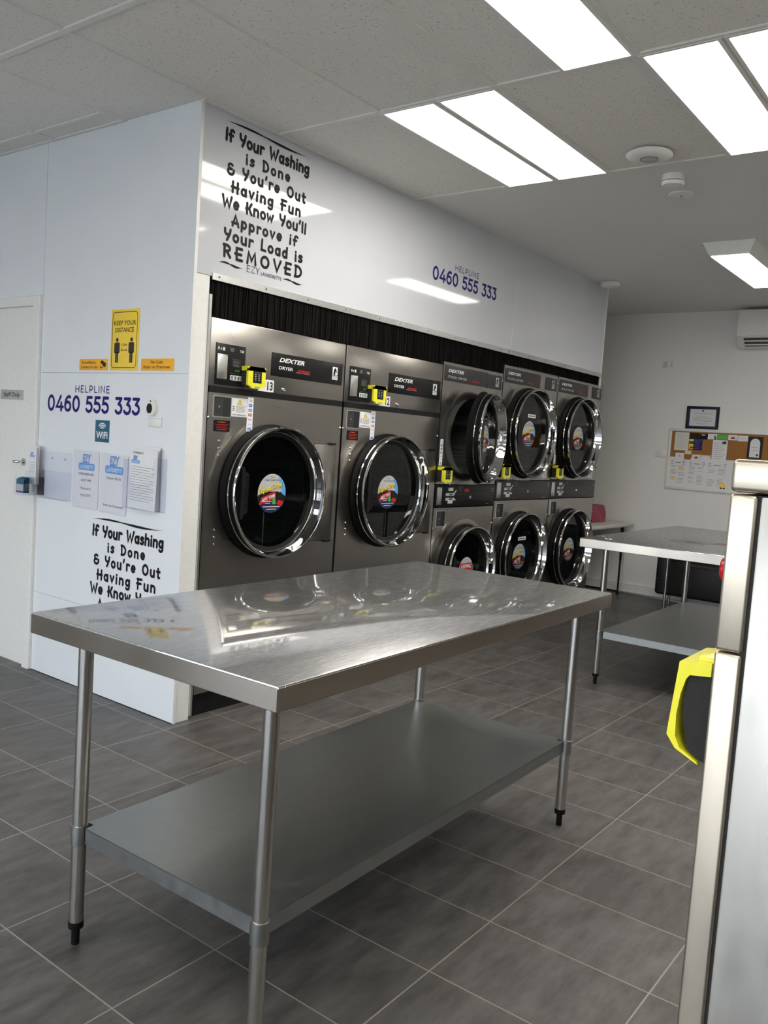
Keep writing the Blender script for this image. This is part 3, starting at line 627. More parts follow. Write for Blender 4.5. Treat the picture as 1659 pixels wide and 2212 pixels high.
def coin_recess(parent, u0, v0, u1, v1, frame='lgrey'):
    s = MB().m('alu'); b = .005
    s.fbox(FACE, u0-b, v0-b, u1+b, v0, 0, .003); s.fbox(FACE, u0-b, v1, u1+b, v1+b, 0, .003); s.fbox(FACE, u0-b, v0, u0, v1, 0, .003); s.fbox(FACE, u1, v0, u1+b, v1, 0, .003)
    s.m('black_matte').fbox(FACE, u0, v0, u1, v1, 0, .001)
    s.m('panel_grey').fbox(FACE, u0, v0, u0+(u1-u0)*.55, v1-.006, .001, .0016); s.m('chrome').disc(FACE, u0+(u1-u0)*.3, (v0+v1)/2, .005, d0=.0016, d1=.004, n=10)
    return s.build('coin_recess', parent)
def hinge_cover(parent, u0, v0, u1, v1):
    s = MB().m('black_matte'); s.fbox(FACE, u0-.002, v0-.0025, u1+.0025, v1+.0025, 0, .0012); s.m('dryer_steel'); s.fbox(FACE, u0, v0, u1, v1, 0, .004, .002); s.fbox(FACE, u0+.0, v0+.05, u1-.022, v1-.03, .004, .007, .003)
    s.m('black').fbox(FACE, u1-.06, v1, u1-.01, v1+.010, 0, .012); s.fbox(FACE, u1-.06, v0-.010, u1-.01, v0, 0, .012)
    return s.build('hinge_cover', parent)
def lock(parent, u, v, r=.011):
    s = MB().m('chrome'); s.lathe([(r, 0), (r, .006), (r*.75, .010), (r*.4, .010), (r*.35, .006), (0, .006)], FACE, u, v, 16); return s.build('lock', parent)
def number_tag(parent, u0, v0, u1, v1, txt):
    s = MB().m('paper'); s.fbox(FACE, u0, v0, u1, v1, .0002, .0009); s.m('ink').text(txt, FACE, u1-(u1-v0*0-u0)*.25, v0+(v1-v0)*.16, (v1-v0)*.68, (u1-u0)*.36, d=.0014, bold=.03); return s.build('number_label', parent)

def big_dryer(x0, number, label):
    W, H, D = .992, 1.947, 1.15
    t = thing('tumble_dryer', label, 'dryer', (x0, 0, 0), group='single-drum tumble dryers')
    b = MB().m('galv'); b.box((0, .02, .12), (.012, D, H)); b.box((W-.012, .02, .12), (W, D, H)); b.box((0, .02, H-.012), (W, D, H)); b.box((0, D-.012, .12), (W, D, H)); b.build('cabinet', t)
    b = MB().m('black'); b.box((.02, .03, 0), (W-.02, .09, .125)); b.build('plinth', t)
    b = MB().m('dryer_steel'); b.box((.0, -.0, 1.626), (W, .02, H), .003, 2); b.build('header_panel', t)
    b = MB().m('black'); b.box((.004, -.002, 1.596), (W-.004, .02, 1.626)); b.build('trim_band', t)
    R = .338; cx, cz = .444, 1.117
    b = MB().m('dryer_steel'); b.plate_hole(FACE, .0, .118, W, 1.596, cx, cz, R-.05, 0.0)
    b.box((0, .0, .118), (.003, .03, 1.596)); b.box((W-.003, .0, .118), (W, .03, 1.596))
    b.lathe([(R-.05, .0), (R-.05, -.03)], FACE, cx, cz, 72); b.build('front_panel', t)
    drum(t, cx, cz, R-.05); round_door(t, cx, cz, R)
    hinge_cover(t, .776, .838, .955, 1.378)
    p = MB().m('panel_black'); p.fbox(FACE, .034, 1.636, .226, 1.833, 0, .004, .001)
    p.m('digit').text('8 x', FACE, .044, 1.802, .014, al='l', d=.005, bold=.02); p.fbox(FACE, .076, 1.800, .088, 1.816, .004, .005); p.text('T-80', FACE, .212, 1.802, .012, .026, al='r', d=.005, bold=.03); p.m('grey').fbox(FACE, .122, 1.800, .148, 1.818, .004, .005)
    p.m('ink_grey').text('INSTRUCTIONS', FACE, .140, 1.762, .005, .05, al='l', d=.005)
    for k in range(5): p.fbox(FACE, .144, 1.756-.006*k-.001, .144+.05-.008*(k % 3), 1.756-.006*k+.001, .004, .005)
    p.m('dgreen').fbox(FACE, .160, 1.706, .194, 1.716, .004, .005)
    for k in range(4): p.m('ink_grey').fbox(FACE, .134+.021*k, 1.696, .146+.021*k, 1.698, .004, .005)
    p.m('digit').fbox(FACE, .130, 1.664, .214, 1.688, .004, .005); p.m('ink')
    for k in range(4): p.text('8', FACE, .142+.0205*k, 1.667, .018, d=.0056, bold=.02)
    p.build('control_panel', t)
    p = MB().m('alu'); p.fbox(FACE, .044, 1.664, .108, 1.782, .004, .006, .001); p.m('chrome')
    for u in (.049, .103):
        for v in (1.669, 1.777): p.disc(FACE, u, v, .003, d0=.006, d1=.0075, n=8)
    p.build('coin_plate', t)
    p = MB().m('panel_black'); p.fbox(FACE, .410, 1.714, .970, 1.833, 0, .004, .001)
    p.m('paper').text('DEXTER', FACE, .462, 1.790, .022, .19, al='l', d=.005, bold=.03, shear=.3); p.text('DRYER', FACE, .462, 1.752, .016, .105, al='l', d=.005, bold=.015)
    p.m('red').text('EXPRESS', FACE, .600, 1.750, .013, .10, al='l', d=.005, bold=.03, shear=.5); p.m('lgrey').fbox(FACE, .590, 1.746, .70, 1.7475, .004, .005)
    logo(p, .905, 1.775, .042, .07, .0045); p.build('name_panel', t)
    card_reader(FACE, .202, 1.640, .118, .100, .055, t); number_tag(t, .325, 1.629, .435, 1.690, number); lock(t, .508, 1.648)
    coin_recess(t, .038, 1.484, .146, 1.578); warn_label(t, .152, 1.490, .257, 1.581); card_strip(t, .259, 1.421, .299, 1.591)
    p = MB().m('panel_black'); p.fbox(FACE, .044, 1.411, .147, 1.466, .0002, .001); p.m('orange').fbox(FACE, .084, 1.4545, .116, 1.459, .001, .0013); p.fprism(FACE, [(.070, 1.454), (.078, 1.454), (.074, 1.461)], .001, .0013); p.m('red')
    for k in range(4): p.fbox(FACE, .055+.008*(k > 0), 1.444-.008*k, .138-.012*(k % 2), 1.4465-.008*k, .001, .0013)
    p.build('red_warning_label', t)
    screw_row(t, [(.084, z) for z in (1.365, 1.329, 1.294, .930, .894, .859)]); screw_row(t, [(.006, 1.475), (W-.008, 1.475)], r=.008)
    return t
big_dryer(.122, '13', 'large single-drum stainless dryer numbered 3 beside the white corner panel')
big_dryer(1.124, '12', 'large single-drum stainless dryer numbered 2, between the other single and the stack dryers')

def stack_dryer(x0, W, top, R, ctrl, cu, cl, zu, zl, label, name_w, logo_u, num, animal=False, swing=0.0, extra=(False, False), zc=None):
    D = 1.15; t = thing('stack_dryer', label, 'dryer', (x0, 0, 0), group='double stacked tumble dryers')
    c0, c1 = ctrl
    b = MB().m('galv'); b.box((0, .02, .05), (.012, D, top)); b.box((W-.012, .02, .05), (W, D, top)); b.box((0, .02, top-.012), (W, D, top)); b.box((0, D-.012, .05), (W, D, top)); b.build('cabinet', t)
    b = MB().m('black'); b.box((.02, .03, 0), (W-.02, .09, .06)); b.build('plinth', t)
    for nm, v0, v1, cz in (('upper_front_panel', c1, top, zu), ('lower_front_panel', .05, c0, zl)):
        b = MB().m('dryer_steel'); b.plate_hole(FACE, 0, v0, W, v1, cu, cz, R-.045, 0.0); b.box((0, 0, v0), (.003, .03, v1)); b.box((W-.003, 0, v0), (W, .03, v1)); b.box((0, 0, v1-.003), (W, .03, v1))
        b.lathe([(R+.045, .0006), (R+.030, .0025), (R+.012, .004), (R-.03, .002), (R-.045, 0)], FACE, cu, cz, 72)
        b.build(nm, t); drum(t, cu, cz, R-.05)
    round_door(t, cu, zu, R, swing, False, extra[0]); round_door(t, cu, zl, R, 0, animal, extra[1])
    for cz in (zu, zl): hinge_cover(t, W-.165, cz-.24, W-.004, cz+.22)
    p = MB().m('panel_grey'); p.fbox(FACE, .020, top-.125, .020+name_w, top-.022, 0, .004, .001)
    p.m('paper').text('DEXTER', FACE, .055, top-.066, .020, .19*(name_w/.55), al='l', d=.005, bold=.03, shear=.3); p.m('lgrey').text('STACK DRYER', FACE, .052, top-.104, .015, .24*(name_w/.55), al='l', d=.005, bold=.01)
    p.m('red').text('EXPRESS', FACE, .36*(name_w/.55), top-.108, .012, .10, al='l', d=.005, bold=.03, shear=.5); p.build('name_panel', t)
    p = MB().m('panel_grey'); p.fbox(FACE, logo_u[0], top-.125, logo_u[1], top-.026, 0, .004, .001); logo(p, (logo_u[0]+logo_u[1])/2+.03, top-.075, .04, .066, .0045, 'lgrey'); p.build('logo_panel', t)
    h = c1-c0; p = MB().m('panel_grey' if not animal else 'panel_black'); p.fbox(FACE, .002, c0+.004, W-.002, c1-.004, 0, .006, .002)
    p.m('lgrey'); u = .13
    for k, (va, vb) in enumerate(((.70, .84), (.16, .30))):
        for q in range(4): p.m('digit').fbox(FACE, u+.016*q+.03, c0+h*va, u+.016*q+.041, c0+h*vb, .006, .007)
    for va, s_ in ((.54, 1), (.34, -1)):
        p.m('lgrey').fprism(FACE, [(u, c0+h*(va-.05)), (u+.10, c0+h*(va-.05)), (u+.13, c0+h*(va+.06+.1*s_)), (u+.13, c0+h*(va+.1+.12*s_)), (u+.10, c0+h*(va+.07)), (u, c0+h*(va+.07))], .006, .0068)
        p.m('dgreen').fbox(FACE, u+.045, c0+h*(va-.03), u+.085, c0+h*(va+.05), .0068, .0074)
    p.m('ink_grey')
    for k in range(3): p.fbox(FACE, u+.16, c0+h*(.86-.07*k), u+.16+.06-.01*k, c0+h*(.875-.07*k), .006, .0066)
    p.fbox(FACE, u+.16, c0+h*.55, W-.08, c0+h*.556, .006, .0066); p.fbox(FACE, u+.2, c0+h*.34, W-.12, c0+h*.345, .006, .0066)
    p.m('lgrey').fbox(FACE, W-.12, c0+h*.09, W-.085, c0+h*.115, .006, .0066); p.fbox(FACE, W-.055, c0+h*.80, W-.015, c0+h*.82, .006, .0066); p.fbox(FACE, W-.055, c0+h*.68, W-.015, c0+h*.70, .006, .0066)
    if animal: p.m('red').disc(FACE, .5*W, c0+h*.72, .035, .012, .006, .0066, 18)
    p.build('control_panel', t)
    p = MB().m('alu'); p.fbox(FACE, .020, c0+h*.12, .078, c0+h*.86, .006, .009, .001); p.build('coin_plate', t)
    lock(t, W*.565, c0+h*.42, .012); lock(t, .17, c1+.004, .012)
    coin_recess(t, .042, c0-.128, .145, c0-.026); card_strip(t, .026, c1+.125, .062, c1+.30)
    card_reader(FACE, .008, c1+.012, .110, .105, .055, t)
    number_tag(t, .10, c1+.010, .150, c1+.062, num); warn_label(t, W-.150, c1+.012, W-.075, c1+.10)
    if animal:
        p = MB().m('yellow_sign'); p.fprism(FACE, [(W-.20, c1+.02), (W-.155, c1+.02), (W-.178, c1+.075)], .0003, .001); p.m('ink').fbox(FACE, W-.180, c1+.030, W-.176, c1+.055, .001, .0013); p.build('hazard_label', t)
    screw_row(t, [(.006, c0-.14), (W-.008, c0-.13), (.006, zl-.1), (W-.008, top-.06)], r=.007)
    return t
stack_dryer(2.120, .795, 1.972, .310, (.998, 1.158), .415, 0, 1.487, .555, 'shorter stack dryer with its upper door ajar, beside the large dryers', .55, (.582, .775), '1', True, math.radians(13))
stack_dryer(2.922, .900, 2.040, .340, (1.035, 1.192), .410, 0, 1.552, .598, 'middle stack dryer, with a white strip label on each door glass', .56, (.675, .875), '10', extra=(True, True))
stack_dryer(3.829, .900, 2.044, .340, (1.038, 1.198), .405, 0, 1.557, .600, 'farthest stack dryer at the end of the row near the red bag', .56, (.675, .870), '9')
# brush curtains that close the gap above the machines
def brush(x0, x1, label):
    t = thing('brush_curtain', label, 'brush strip', (x0, 0, 2.13), group='black brush strips above the dryers'); L_ = x1-x0
    r = MB().m('alu'); r.box((0, -.006, -.012), (L_, .0, .022), .001, 1); r.m('chrome')
    k = .04
    while k < L_: r.disc(FACE, k, .006, .005, d0=.006, d1=.009, n=8); k += .31
    r.build('rail', t)
    b = MB().m('dirt_black'); x = .002; rnd = random.Random(3)
    TP = lambda xx: (1.949 if xx < 2.118 else 1.975 if xx < 2.92 else 2.047) - 2.13
    for a, c in ((0, 2.118), (2.118, 2.92), (2.92, 9)):
        u0, u1 = max(a, x0), min(c, x1)
        if u1 > u0: b.box((u0-x0, .012, TP((u0+u1)/2)), (u1-x0, .016, 0))
    while x < L_-.006:
        wd = rnd.uniform(.004, .009); dz = rnd.uniform(-.01, .01); y = rnd.uniform(.002, .010); b.poly([(x, y, -.012), (x+wd, y+.001, -.012), (x+wd+rnd.uniform(-.002, .002), y+rnd.uniform(-.002, .004), TP(x0+x)+abs(dz)), (x+rnd.uniform(-.002, .002), y, TP(x0+x)+abs(dz))]); x += wd*.9
    o = b.build('bristles', t); o['kind'] = 'stuff'
    return t
brush(.11, 1.55, 'black brush strip with metal rail above the two large dryers'); brush(1.553, 2.918, 'black brush strip hanging ragged above the shorter stack dryer'); brush(2.921, 4.65, 'black brush strip above the two farthest stack dryers')
mb = MB().m('alu'); mb.box((.100, -.008, .02), (.112, .012, 2.05)); mb.box((.112, -.002, .1), (.118, .02, 1.95)); struct(mb.build('trim_5'))

# ================================================================== STEEL BENCHES
def bench(label, loc, rotz, Y=.449):
    t = thing('steel_bench', label, 'table', loc, rotz, 'stainless steel work benches')
    X, Z, T = .927, .900, .056
    b = MB().m('worktop'); b.box((-X, -Y, Z-.03), (X, Y, Z), .003, 2)
    o = b.build('worktop', t)
    b = MB().m('steel'); e = .0012
    b.box((-X-e, -Y-e, Z-T), (-X+.02, Y+e, Z-.0028), .002, 1); b.box((X-.02, -Y-e, Z-T), (X+e, Y+e, Z-.0028), .002, 1)
    b.box((-X+.02, -Y-e, Z-T), (X-.02, -Y+.02, Z-.0028), .002, 1); b.box((-X+.02, Y-.02, Z-T), (X-.02, Y+e, Z-.0028), .002, 1)
    b.build('edge_rim', t)
    ox, oy = -.031, -.035; lx, ly = .825, Y-.112; LG = [(ox+sx*lx, oy+sy*ly) for sx in (-1, 1) for sy in (-1, 1)]
    s0, s1 = .290, .333
    b = MB().m('galv'); x0, x1, y0, y1 = ox-lx, ox+lx, oy-ly, oy+ly
    c = .026
    outl = [(x0+c, y0), (x1-c, y0), (x1-c, y0+c), (x1, y0+c), (x1, y1-c), (x1-c, y1-c), (x1-c, y1), (x0+c, y1), (x0+c, y1-c), (x0, y1-c), (x0, y0+c), (x0+c, y0+c)]
    G = Fr((0, 0, 0), (1, 0, 0), (0, 1, 0), (0, 0, 1)); b.fprism(G, outl, s1-.003, s1)
    n = len(outl)
    for i in range(n):
        p, q = outl[i], outl[(i+1) % n]; b.poly([(*p, s0), (*q, s0), (*q, s1-.001), (*p, s1-.001)])
    b.build('shelf', t)
    for (x, y) in LG:
        l = MB().m('tube_steel'); l.tube([(x, y, .060), (x, y, Z-.03)], .0195, 24); lo = l.build('leg', t)
        f = MB().m('rubber'); f.tube([(x, y, .048), (x, y, .066)], .0205, 20); f.tube([(x, y, .0), (x, y, .05)], .011, 14); f.build('foot', lo)
        k = MB().m('galv'); k.lathe([(.0197, s0-.008), (.0225, s0-.007), (.0225, s1+.003), (.0197, s1+.004)], Fr((x, y, 0), (1, 0, 0), (0, 1, 0), (0, 0, 1)), 0, 0, 24); k.build('shelf_collar', t)
    return t
bench('long stainless bench in the foreground with scratched top and lower shelf', (-.436, -1.491, 0), math.radians(1.19))
bench('second stainless bench beyond, partly hidden behind the washer at right', (3.225, -1.468, .010), math.radians(.4), .492)

# ================================================================== LETTERING AND SIGNS
QUOTE = [('If Your Washing', .004, .577, 2.770, .052, .17), ('is Done', .138, .440, 2.697, .046, .32), ('& You\'re Out', .025, .562, 2.622, .048, .27), ('Having Fun', .057, .531, 2.546, .048, .27),
         ("We Know You'll", .004, .580, 2.470, .050, .19), ('Approve if', .070, .516, 2.393, .048, .27), ('Your Load is', .025, .565, 2.319, .050, .25), ('REMOVED', .024, .566, 2.240, .053, .38)]
def quote(F, label, foot=True):
    t = thing('vinyl_quotation', label, 'wall lettering', F(0, 0, 0))
    F = Fr((0, 0, 0), F.U, F.V, F.N)
    def blade(mb, u0, u1, v, h):
        n = 14; top = []; bot = []
        for i in range(n+1):
            s = i/n; w_ = h*math.sin(PI*s)**.8*(.35+.65*abs(math.sin(2*PI*s+.4))); c = h*.35*math.sin(2*PI*s)
            top.append((u0+(u1-u0)*s, v+c+w_/2+1e-5)); bot.append((u0+(u1-u0)*s, v+c-w_/2))
        for i in range(n): mb.poly([F(*bot[i], .0012), F(*bot[i+1], .0012), F(*top[i+1], .0012), F(*top[i], .0012)])
    m_ = MB().m('lettering'); blade(m_, 0, .582, 2.855, .014); m_.build('flourish', t)
    for s, a, b, v, cap, gap in QUOTE:
        for k in range(len(s.split(' '))):
            m_ = MB().m('lettering'); stroke_text(m_, FUN, s, F, a, b, v, cap, .27, gap, wob=.03, word=k); m_.build('lettering_word', t)
    m_ = MB().m('lettering'); blade(m_, 0, .156, 2.208, .013); m_.build('flourish', t); m_ = MB().m('lettering'); blade(m_, .426, .582, 2.208, .013); m_.build('flourish', t)
    m_ = MB().m('lettering'); stroke_text(m_, CLEAN, 'EZY', F, .178, .265, 2.198, .030, .10, .14); m_.build('lettering_word', t); m_ = MB().m('lettering'); m_.text('LAUNDRETTE', F, .348, 2.198, .017, .145); m_.build('lettering_word', t)
    return t
FACW = FACE.sh(.148, 0); quote(Fr((.148, 0, 0), (1, 0, 0), (0, 0, 1), (0, -1, 0)), 'black laundry rhyme on the fascia above the first large dryer')
quote(Fr((0, .702, -1.936), (0, -1, 0), (0, 0, 1), (-1, 0, 0)), 'black laundry rhyme low on the side wall, cut off by the bench')
def helpline(F, loc_uv, label, w=.806):
    t = thing('helpline_lettering', label, 'wall lettering', F(*loc_uv, 0)); G = Fr((0, 0, 0), F.U, F.V, F.N)
    m_ = MB().m('navy'); stroke_text(m_, CLEAN, 'HELPLINE', G, .255, .555, .102, .033, .155, .26); m_.build('heading', t)
    
    for k in range(3): m_ = MB().m('navy'); stroke_text(m_, CLEAN, '0460 555 333', G, .0, w, .0, .080, .20, .13, word=k); m_.build('phone_digits', t)
    return t
helpline(SIDE, (-1.157, 1.465), 'navy helpline number on the side wall, left of the round reader')
helpline(FACE, (1.918, 2.467), 'navy helpline number on the fascia above the dryers')
helpline(SIDE.sh(0, 0, -XW), (1.125, 2.03), 'navy helpline number on the far wall, just entering at the right edge')

def sign(name, label, u0, v0, u1, v1, base, F=SIDE, d=.003, bev=.0008):
    t = thing(name, label, 'sign', F((u0+u1)/2, v0, 0)); G = Fr((0, 0, 0), F.U, F.V, F.N); w = u1-u0
    b = MB().m(base); b.fbox(G, -w/2, 0, w/2, v1-v0, 0.0003, d, bev); b.build('plate', t); return t, G, w, v1-v0, d+.0006
t, G, w, h, d = sign('distance_sign', 'tall yellow keep your distance sign with two figures', -.606, 1.681, -.381, 1.982, 'yellow_sign')
m_ = MB().m('ink'); bw = .0035
def rrect(u0, v0, u1, v1, r): return [p for cx, cy, a in ((u1-r, v1-r, 0), (u0+r, v1-r, 90), (u0+r, v0+r, 180), (u1-r, v0+r, 270)) for p in Ar(cx, cy, r, r, a, a+90, 5)]
rr = rrect(-w/2+.012, .014, w/2-.014, h-.014, .018); ribbon(m_, G, rr+[rr[0]], bw, d); m_.build('border', t)
m_ = MB().m('ink'); m_.text('KEEP YOUR', G, 0, h-.078, .022, .176, d=d, bold=.012); m_.text('DISTANCE', G, -.002, h-.112, .022, .150, d=d, bold=.012); m_.text('1.5m', G, 0, .120, .014, .046, d=d, bold=.01); m_.build('wording', t)
m_ = MB().m('ink')
for s in (-1, 1):
    u = s*.058; m_.disc(G, u, .151, .010, d0=d-.0004, d1=d); m_.fprism(G, rrect(u-.022, .085, u+.022, .138, .008), d-.0004, d); m_.fbox(G, u-.012, .038, u-.001, .09, d-.0004, d); m_.fbox(G, u+.001, .038, u+.012, .09, d-.0004, d)
m_.build('figures', t)
m_ = MB().m('ink'); ribbon(m_, G, [(-.022, .100), (.022, .100)], .003, d)
for s in (-1, 1): ribbon(m_, G, [(s*.016, .106), (s*.024, .100), (s*.016, .094)], .0025, d)
m_.build('arrow', t)
t, G, w, h, d = sign('camera_sign', 'orange surveillance camera sign left of the yellow distance sign', -.872, 1.681, -.625, 1.738, 'orange_sign')
m_ = MB().m('ink'); m_.text('Surveillance', G, -.040, .034, .013, .122, d=d, bold=.01); m_.text('Camera In Use', G, -.034, .010, .013, .145, d=d, bold=.01); m_.build('wording', t)
m_ = MB().m('ink'); m_.fprism(G, [(.060, .040), (.075, .052), (.112, .034), (.108, .020), (.098, .014), (.085, .024)], d-.0005, d); m_.fbox(G, .062, .008, .066, .024, d-.0005, d); ribbon(m_, G, [(.064, .014), (.082, .014), (.090, .024)], .004, d); m_.build('camera_symbol', t)
t, G, w, h, d = sign('cash_sign', 'orange no cash kept on premises sign right of the yellow sign', -.353, 1.681, -.107, 1.738, 'orange_sign')
m_ = MB().m('ink'); m_.text('No Cash', G, -.002, .034, .015, .092, d=d, bold=.008); m_.text('Kept on Premises', G, -.002, .011, .014, .20, d=d, bold=.008); m_.build('wording', t)
t, G, w, h, d = sign('wifi_sign', 'small blue wifi sign below the navy phone number', -.709, 1.316, -.591, 1.428, 'teal')
m_ = MB().m('paper'); m_.text('WiFi', G, .0, .020, .034, .098, d=d, bold=.03); m_.build('wording', t)
m_ = MB().m('paper')
for r in (.012, .023, .034): ribbon(m_, G, Ar(.002, .064, r, r*.95, 35, 145, 8), .006, d)
m_.build('signal_arcs', t)
t, G, w, h, d = sign('staff_sign', 'silver staff only sign on the white door', -1.641, 1.512, -1.401, 1.567, 'silver', SIDE.sh(0, 0, .004))
m_ = MB().m('ink'); m_.text('Staff Only', G, 0, .016, .026, .175, d=d, bold=.004); m_.build('wording', t)

# wall tag reader and blank plate
t = thing('tag_reader', 'rounded white tag reader with dark oval, right of the phone number', 'reader', SIDE(-.240, 1.505, 0)); G = Fr((0, 0, 0), SIDE.U, SIDE.V, SIDE.N)
m_ = MB().m('plastic_white'); m_.fprism(G, [(-.012, .038), (.010, .038), (.022, .022), (.032, .008), (.032, -.018), (.020, -.036), (-.004, -.038), (-.024, -.030), (-.030, -.008), (-.022, .018)], .0, .022); m_.build('housing', t)
m_ = MB().m('panel_black'); m_.disc(G, -.008, -.006, .020, .024, .022, .0245, 24); m_.disc(G, -.002, .029, .004, None, .022, .0235, 10); m_.build('sensor_face', t)
t = thing('blank_plate', 'plain white cover plate just under the tag reader', 'wall plate', SIDE(-.224, 1.437, 0))
m_ = MB().m('plastic_white'); m_.fbox(G, -.049, -.024, .049, .024, 0, .008, .002); m_.build('plate', t)
m_ = MB().m('lgrey'); m_.fbox(G, -.049, .014, .049, .016, .008, .0085); m_.build('seam', t)

def ezy(mb, G, u, v, w, d):
    mb.m('sky_blue').fprism(G, rrect(u-w*.5, v-w*.20, u+w*.5, v+w*.06, w*.08), d-.0004, d)
    mb.m('blue').text('EZY', G, u, v+w*.09, w*.30, w*.52, d=d+.0002, bold=.05, shear=.12); mb.m('paper').text('EZY', G, u-.01*w, v+w*.105, w*.27, w*.50, d=d+.0005, bold=.01, shear=.12)
    mb.m('sky_blue').text('EZY', G, u-.01*w, v+w*.105, w*.27, w*.50, d=d+.0008, bold=-.012, shear=.12)
    mb.m('paper').text('LAUNDRETTE', G, u, v-w*.145, w*.14, w*.86, d=d+.0004, bold=.02)
# two wifi notices in clear sleeves
def notice(label, u0, v0, u1, v1, fill, tilt=0):
    t = thing('wifi_notice', label, 'notice', SIDE((u0+u1)/2, v0, 0), group='paper wifi notices'); G = Fr((0, 0, 0), SIDE.U, SIDE.V, SIDE.N).rot(tilt); w, h = u1-u0, v1-v0
    m_ = MB().m('paper'); m_.fbox(G, -w/2, 0, w/2, h, .002, .0035); fill(m_, G, w, h, .0042); m_.build('sheet', t)
    m_ = MB().m('acrylic'); m_.fbox(G, -w/2-.008, -.006, w/2+.006, h+.006, .0055, .0070); m_.build('clear_sleeve', t)
def f1(m_, G, w, h, d):
    ezy(m_, G, 0, h*.76, w*.66, d)
    for s, v, hh, ww in (('COMPLIMENTARY', .575, .040, .64), ('GUEST WIFI', .465, .040, .42), ('Password:', .32, .045, .42), ('Ezy1234!', .20, .045, .40)): m_.m('ink_grey' if v < .4 else 'ink').text(s, G, .0, h*v, h*hh, w*ww, d=d)
def f2(m_, G, w, h, d):
    ezy(m_, G, -.02*w, h*.78, w*.70, d)
    m_.m('ink').text('Guest Wi-Fi', G, -.02*w, h*.575, h*.045, w*.56, d=d, shear=.2); m_.text('Scan to Connect', G, 0, h*.105, h*.042, w*.78, d=d)
notice('complimentary guest wifi password notice, second item from the door frame holders', -.878, .966, -.664, 1.262, f1)
notice('scan to connect guest wifi notice, between the password notice and the form holder', -.640, .962, -.425, 1.256, f2, -.02)
# empty clear leaflet holder
t = thing('leaflet_holder', 'empty clear leaflet holder beside the door frame', 'leaflet holder', SIDE(-1.03, .985, 0))
m_ = MB().m('acrylic'); m_.fbox(G, -.135, 0, .125, .255, .001, .004); m_.build('back_plate', t)
m_ = MB().m('acrylic'); m_.fbox(G, -.135, 0, .125, .155, .040, .043); m_.fbox(G, -.135, 0, .125, .003, .004, .040); m_.fbox(G, -.135, 0, -.132, .155, .004, .040); m_.fbox(G, .122, 0, .125, .155, .004, .040); m_.build('pocket', t)
m_ = MB().m('chrome')
for u in (-.06, .06): m_.disc(G, u, .22, .005, d0=.004, d1=.006, n=10)
m_.build('fixing_screws', t)
# form holder with forms
t = thing('form_holder', 'clear holder for forms at the right end of the side wall', 'leaflet holder', SIDE(-.262, 1.006, 0))
m_ = MB().m('acrylic'); m_.fbox(G, -.142, 0, .142, .255, .001, .003); m_.build('back_plate', t)
m_ = MB().m('acrylic'); m_.fprism(G, [(-.142, 0), (.142, 0), (.142, .26), (.092, .26), (.082, .17), (.060, .125), (-.070, .125), (-.095, .17), (-.105, .24), (-.142, .24)], .042, .045); m_.fbox(G, -.142, 0, .142, .003, .003, .042); m_.fbox(G, -.142, 0, -.139, .24, .003, .042); m_.fbox(G, .139, 0, .142, .26, .003, .042); m_.build('pocket', t)
for k in range(5):
    tt = thing('comment_form', 'printed comment form at the front of the clear form holder' if k == 0 else 'printed comment form behind the front one in the form holder', 'form', SIDE(-.265, 1.010, 0), group='comment forms in the clear holder')
    H_ = G.rot(.012*(k-2)); d0 = .034-.006*k
    m_ = MB().m('paper'); n = 8; top = .292+.004*((k*3) % 4)
    for i in range(n):        # sheet that curls at its top
        a, b = i/n, (i+1)/n; cu = lambda s: d0 - (.004*max(0, s-.7)*8 if k else .0) - .006*math.sin(PI*s)*.4
        m_.poly([H_(-.105, top*a, cu(a)), H_(.105, top*a, cu(a)), H_(.105, top*b, cu(b)), H_(-.105, top*b, cu(b))])
    if k == 0:
        ezy(m_, H_.sh(0, 0, .0015), -.062, .232, .062, d0); m_.m('ink').text('COMMENTS', H_, -.045, .266, .010, .085, d=d0+.001)
        m_.m('ink_grey')
        for q in range(14): m_.fbox(H_, -.095, .202-.0125*q, .085-.03*(q % 3 == 1), .2033-.0125*q, d0-.001, d0+.0008)
    m_.build('sheet', tt)
# card dispenser near the door frame, with cards
t = thing('card_dispenser', 'clear card rack projecting in front of the door frame', 'leaflet holder', SIDE(-1.22, .995, 0))
m_ = MB().m('acrylic'); m_.fbox(G, -.03, 0, .050, .245, .001, .004); m_.build('back_plate', t)
m_ = MB().m('acrylic'); m_.fbox(G, -.03, 0, .06, .003, .004, .13); m_.fbox(G, -.03, .0, -.027, .10, .004, .13); m_.fbox(G, .057, .0, .06, .10, .004, .13); m_.fbox(G, -.03, 0, .06, .06, .127, .13); m_.fbox(G, -.03, .0, .06, .13, .064, .067); m_.build('pockets', t)
for k, (dd, v0, hh, ww) in enumerate(((.052, .06, .20, .08), (.044, .06, .205, .08), (.036, .06, .21, .08), (.118, .012, .075, .075), (.108, .012, .08, .075), (.098, .012, .082, .075), (.088, .012, .085, .075))):
    big = k < 3
    tt = thing('leaflet' if big else 'business_card', ('white leaflet standing in the rear pocket of the card rack' if big else 'blue business card in the front pocket of the card rack'), 'leaflet' if big else 'card', SIDE(-1.205, .995, 0), group='leaflets in the card rack' if big else 'business cards in the card rack')
    m_ = MB().m('paper' if big else 'teal'); m_.fbox(G, -ww/2, v0, ww/2, v0+hh, dd, dd+.002)
    if not big: m_.m('lgrey').fbox(G, -ww/2+.004, v0+.01, ww/2-.004, v0+hh*.62, dd+.002, dd+.0026)
    if big:
        ezy(m_, G, 0, v0+hh*.78, ww*.6, dd+.0028); m_.m('ink_grey')
        for q in range(6): m_.fbox(G, -ww*.35, v0+hh*(.58-.05*q), ww*.35, v0+hh*(.588-.05*q), dd+.002, dd+.0026)
    m_.build('card', tt)

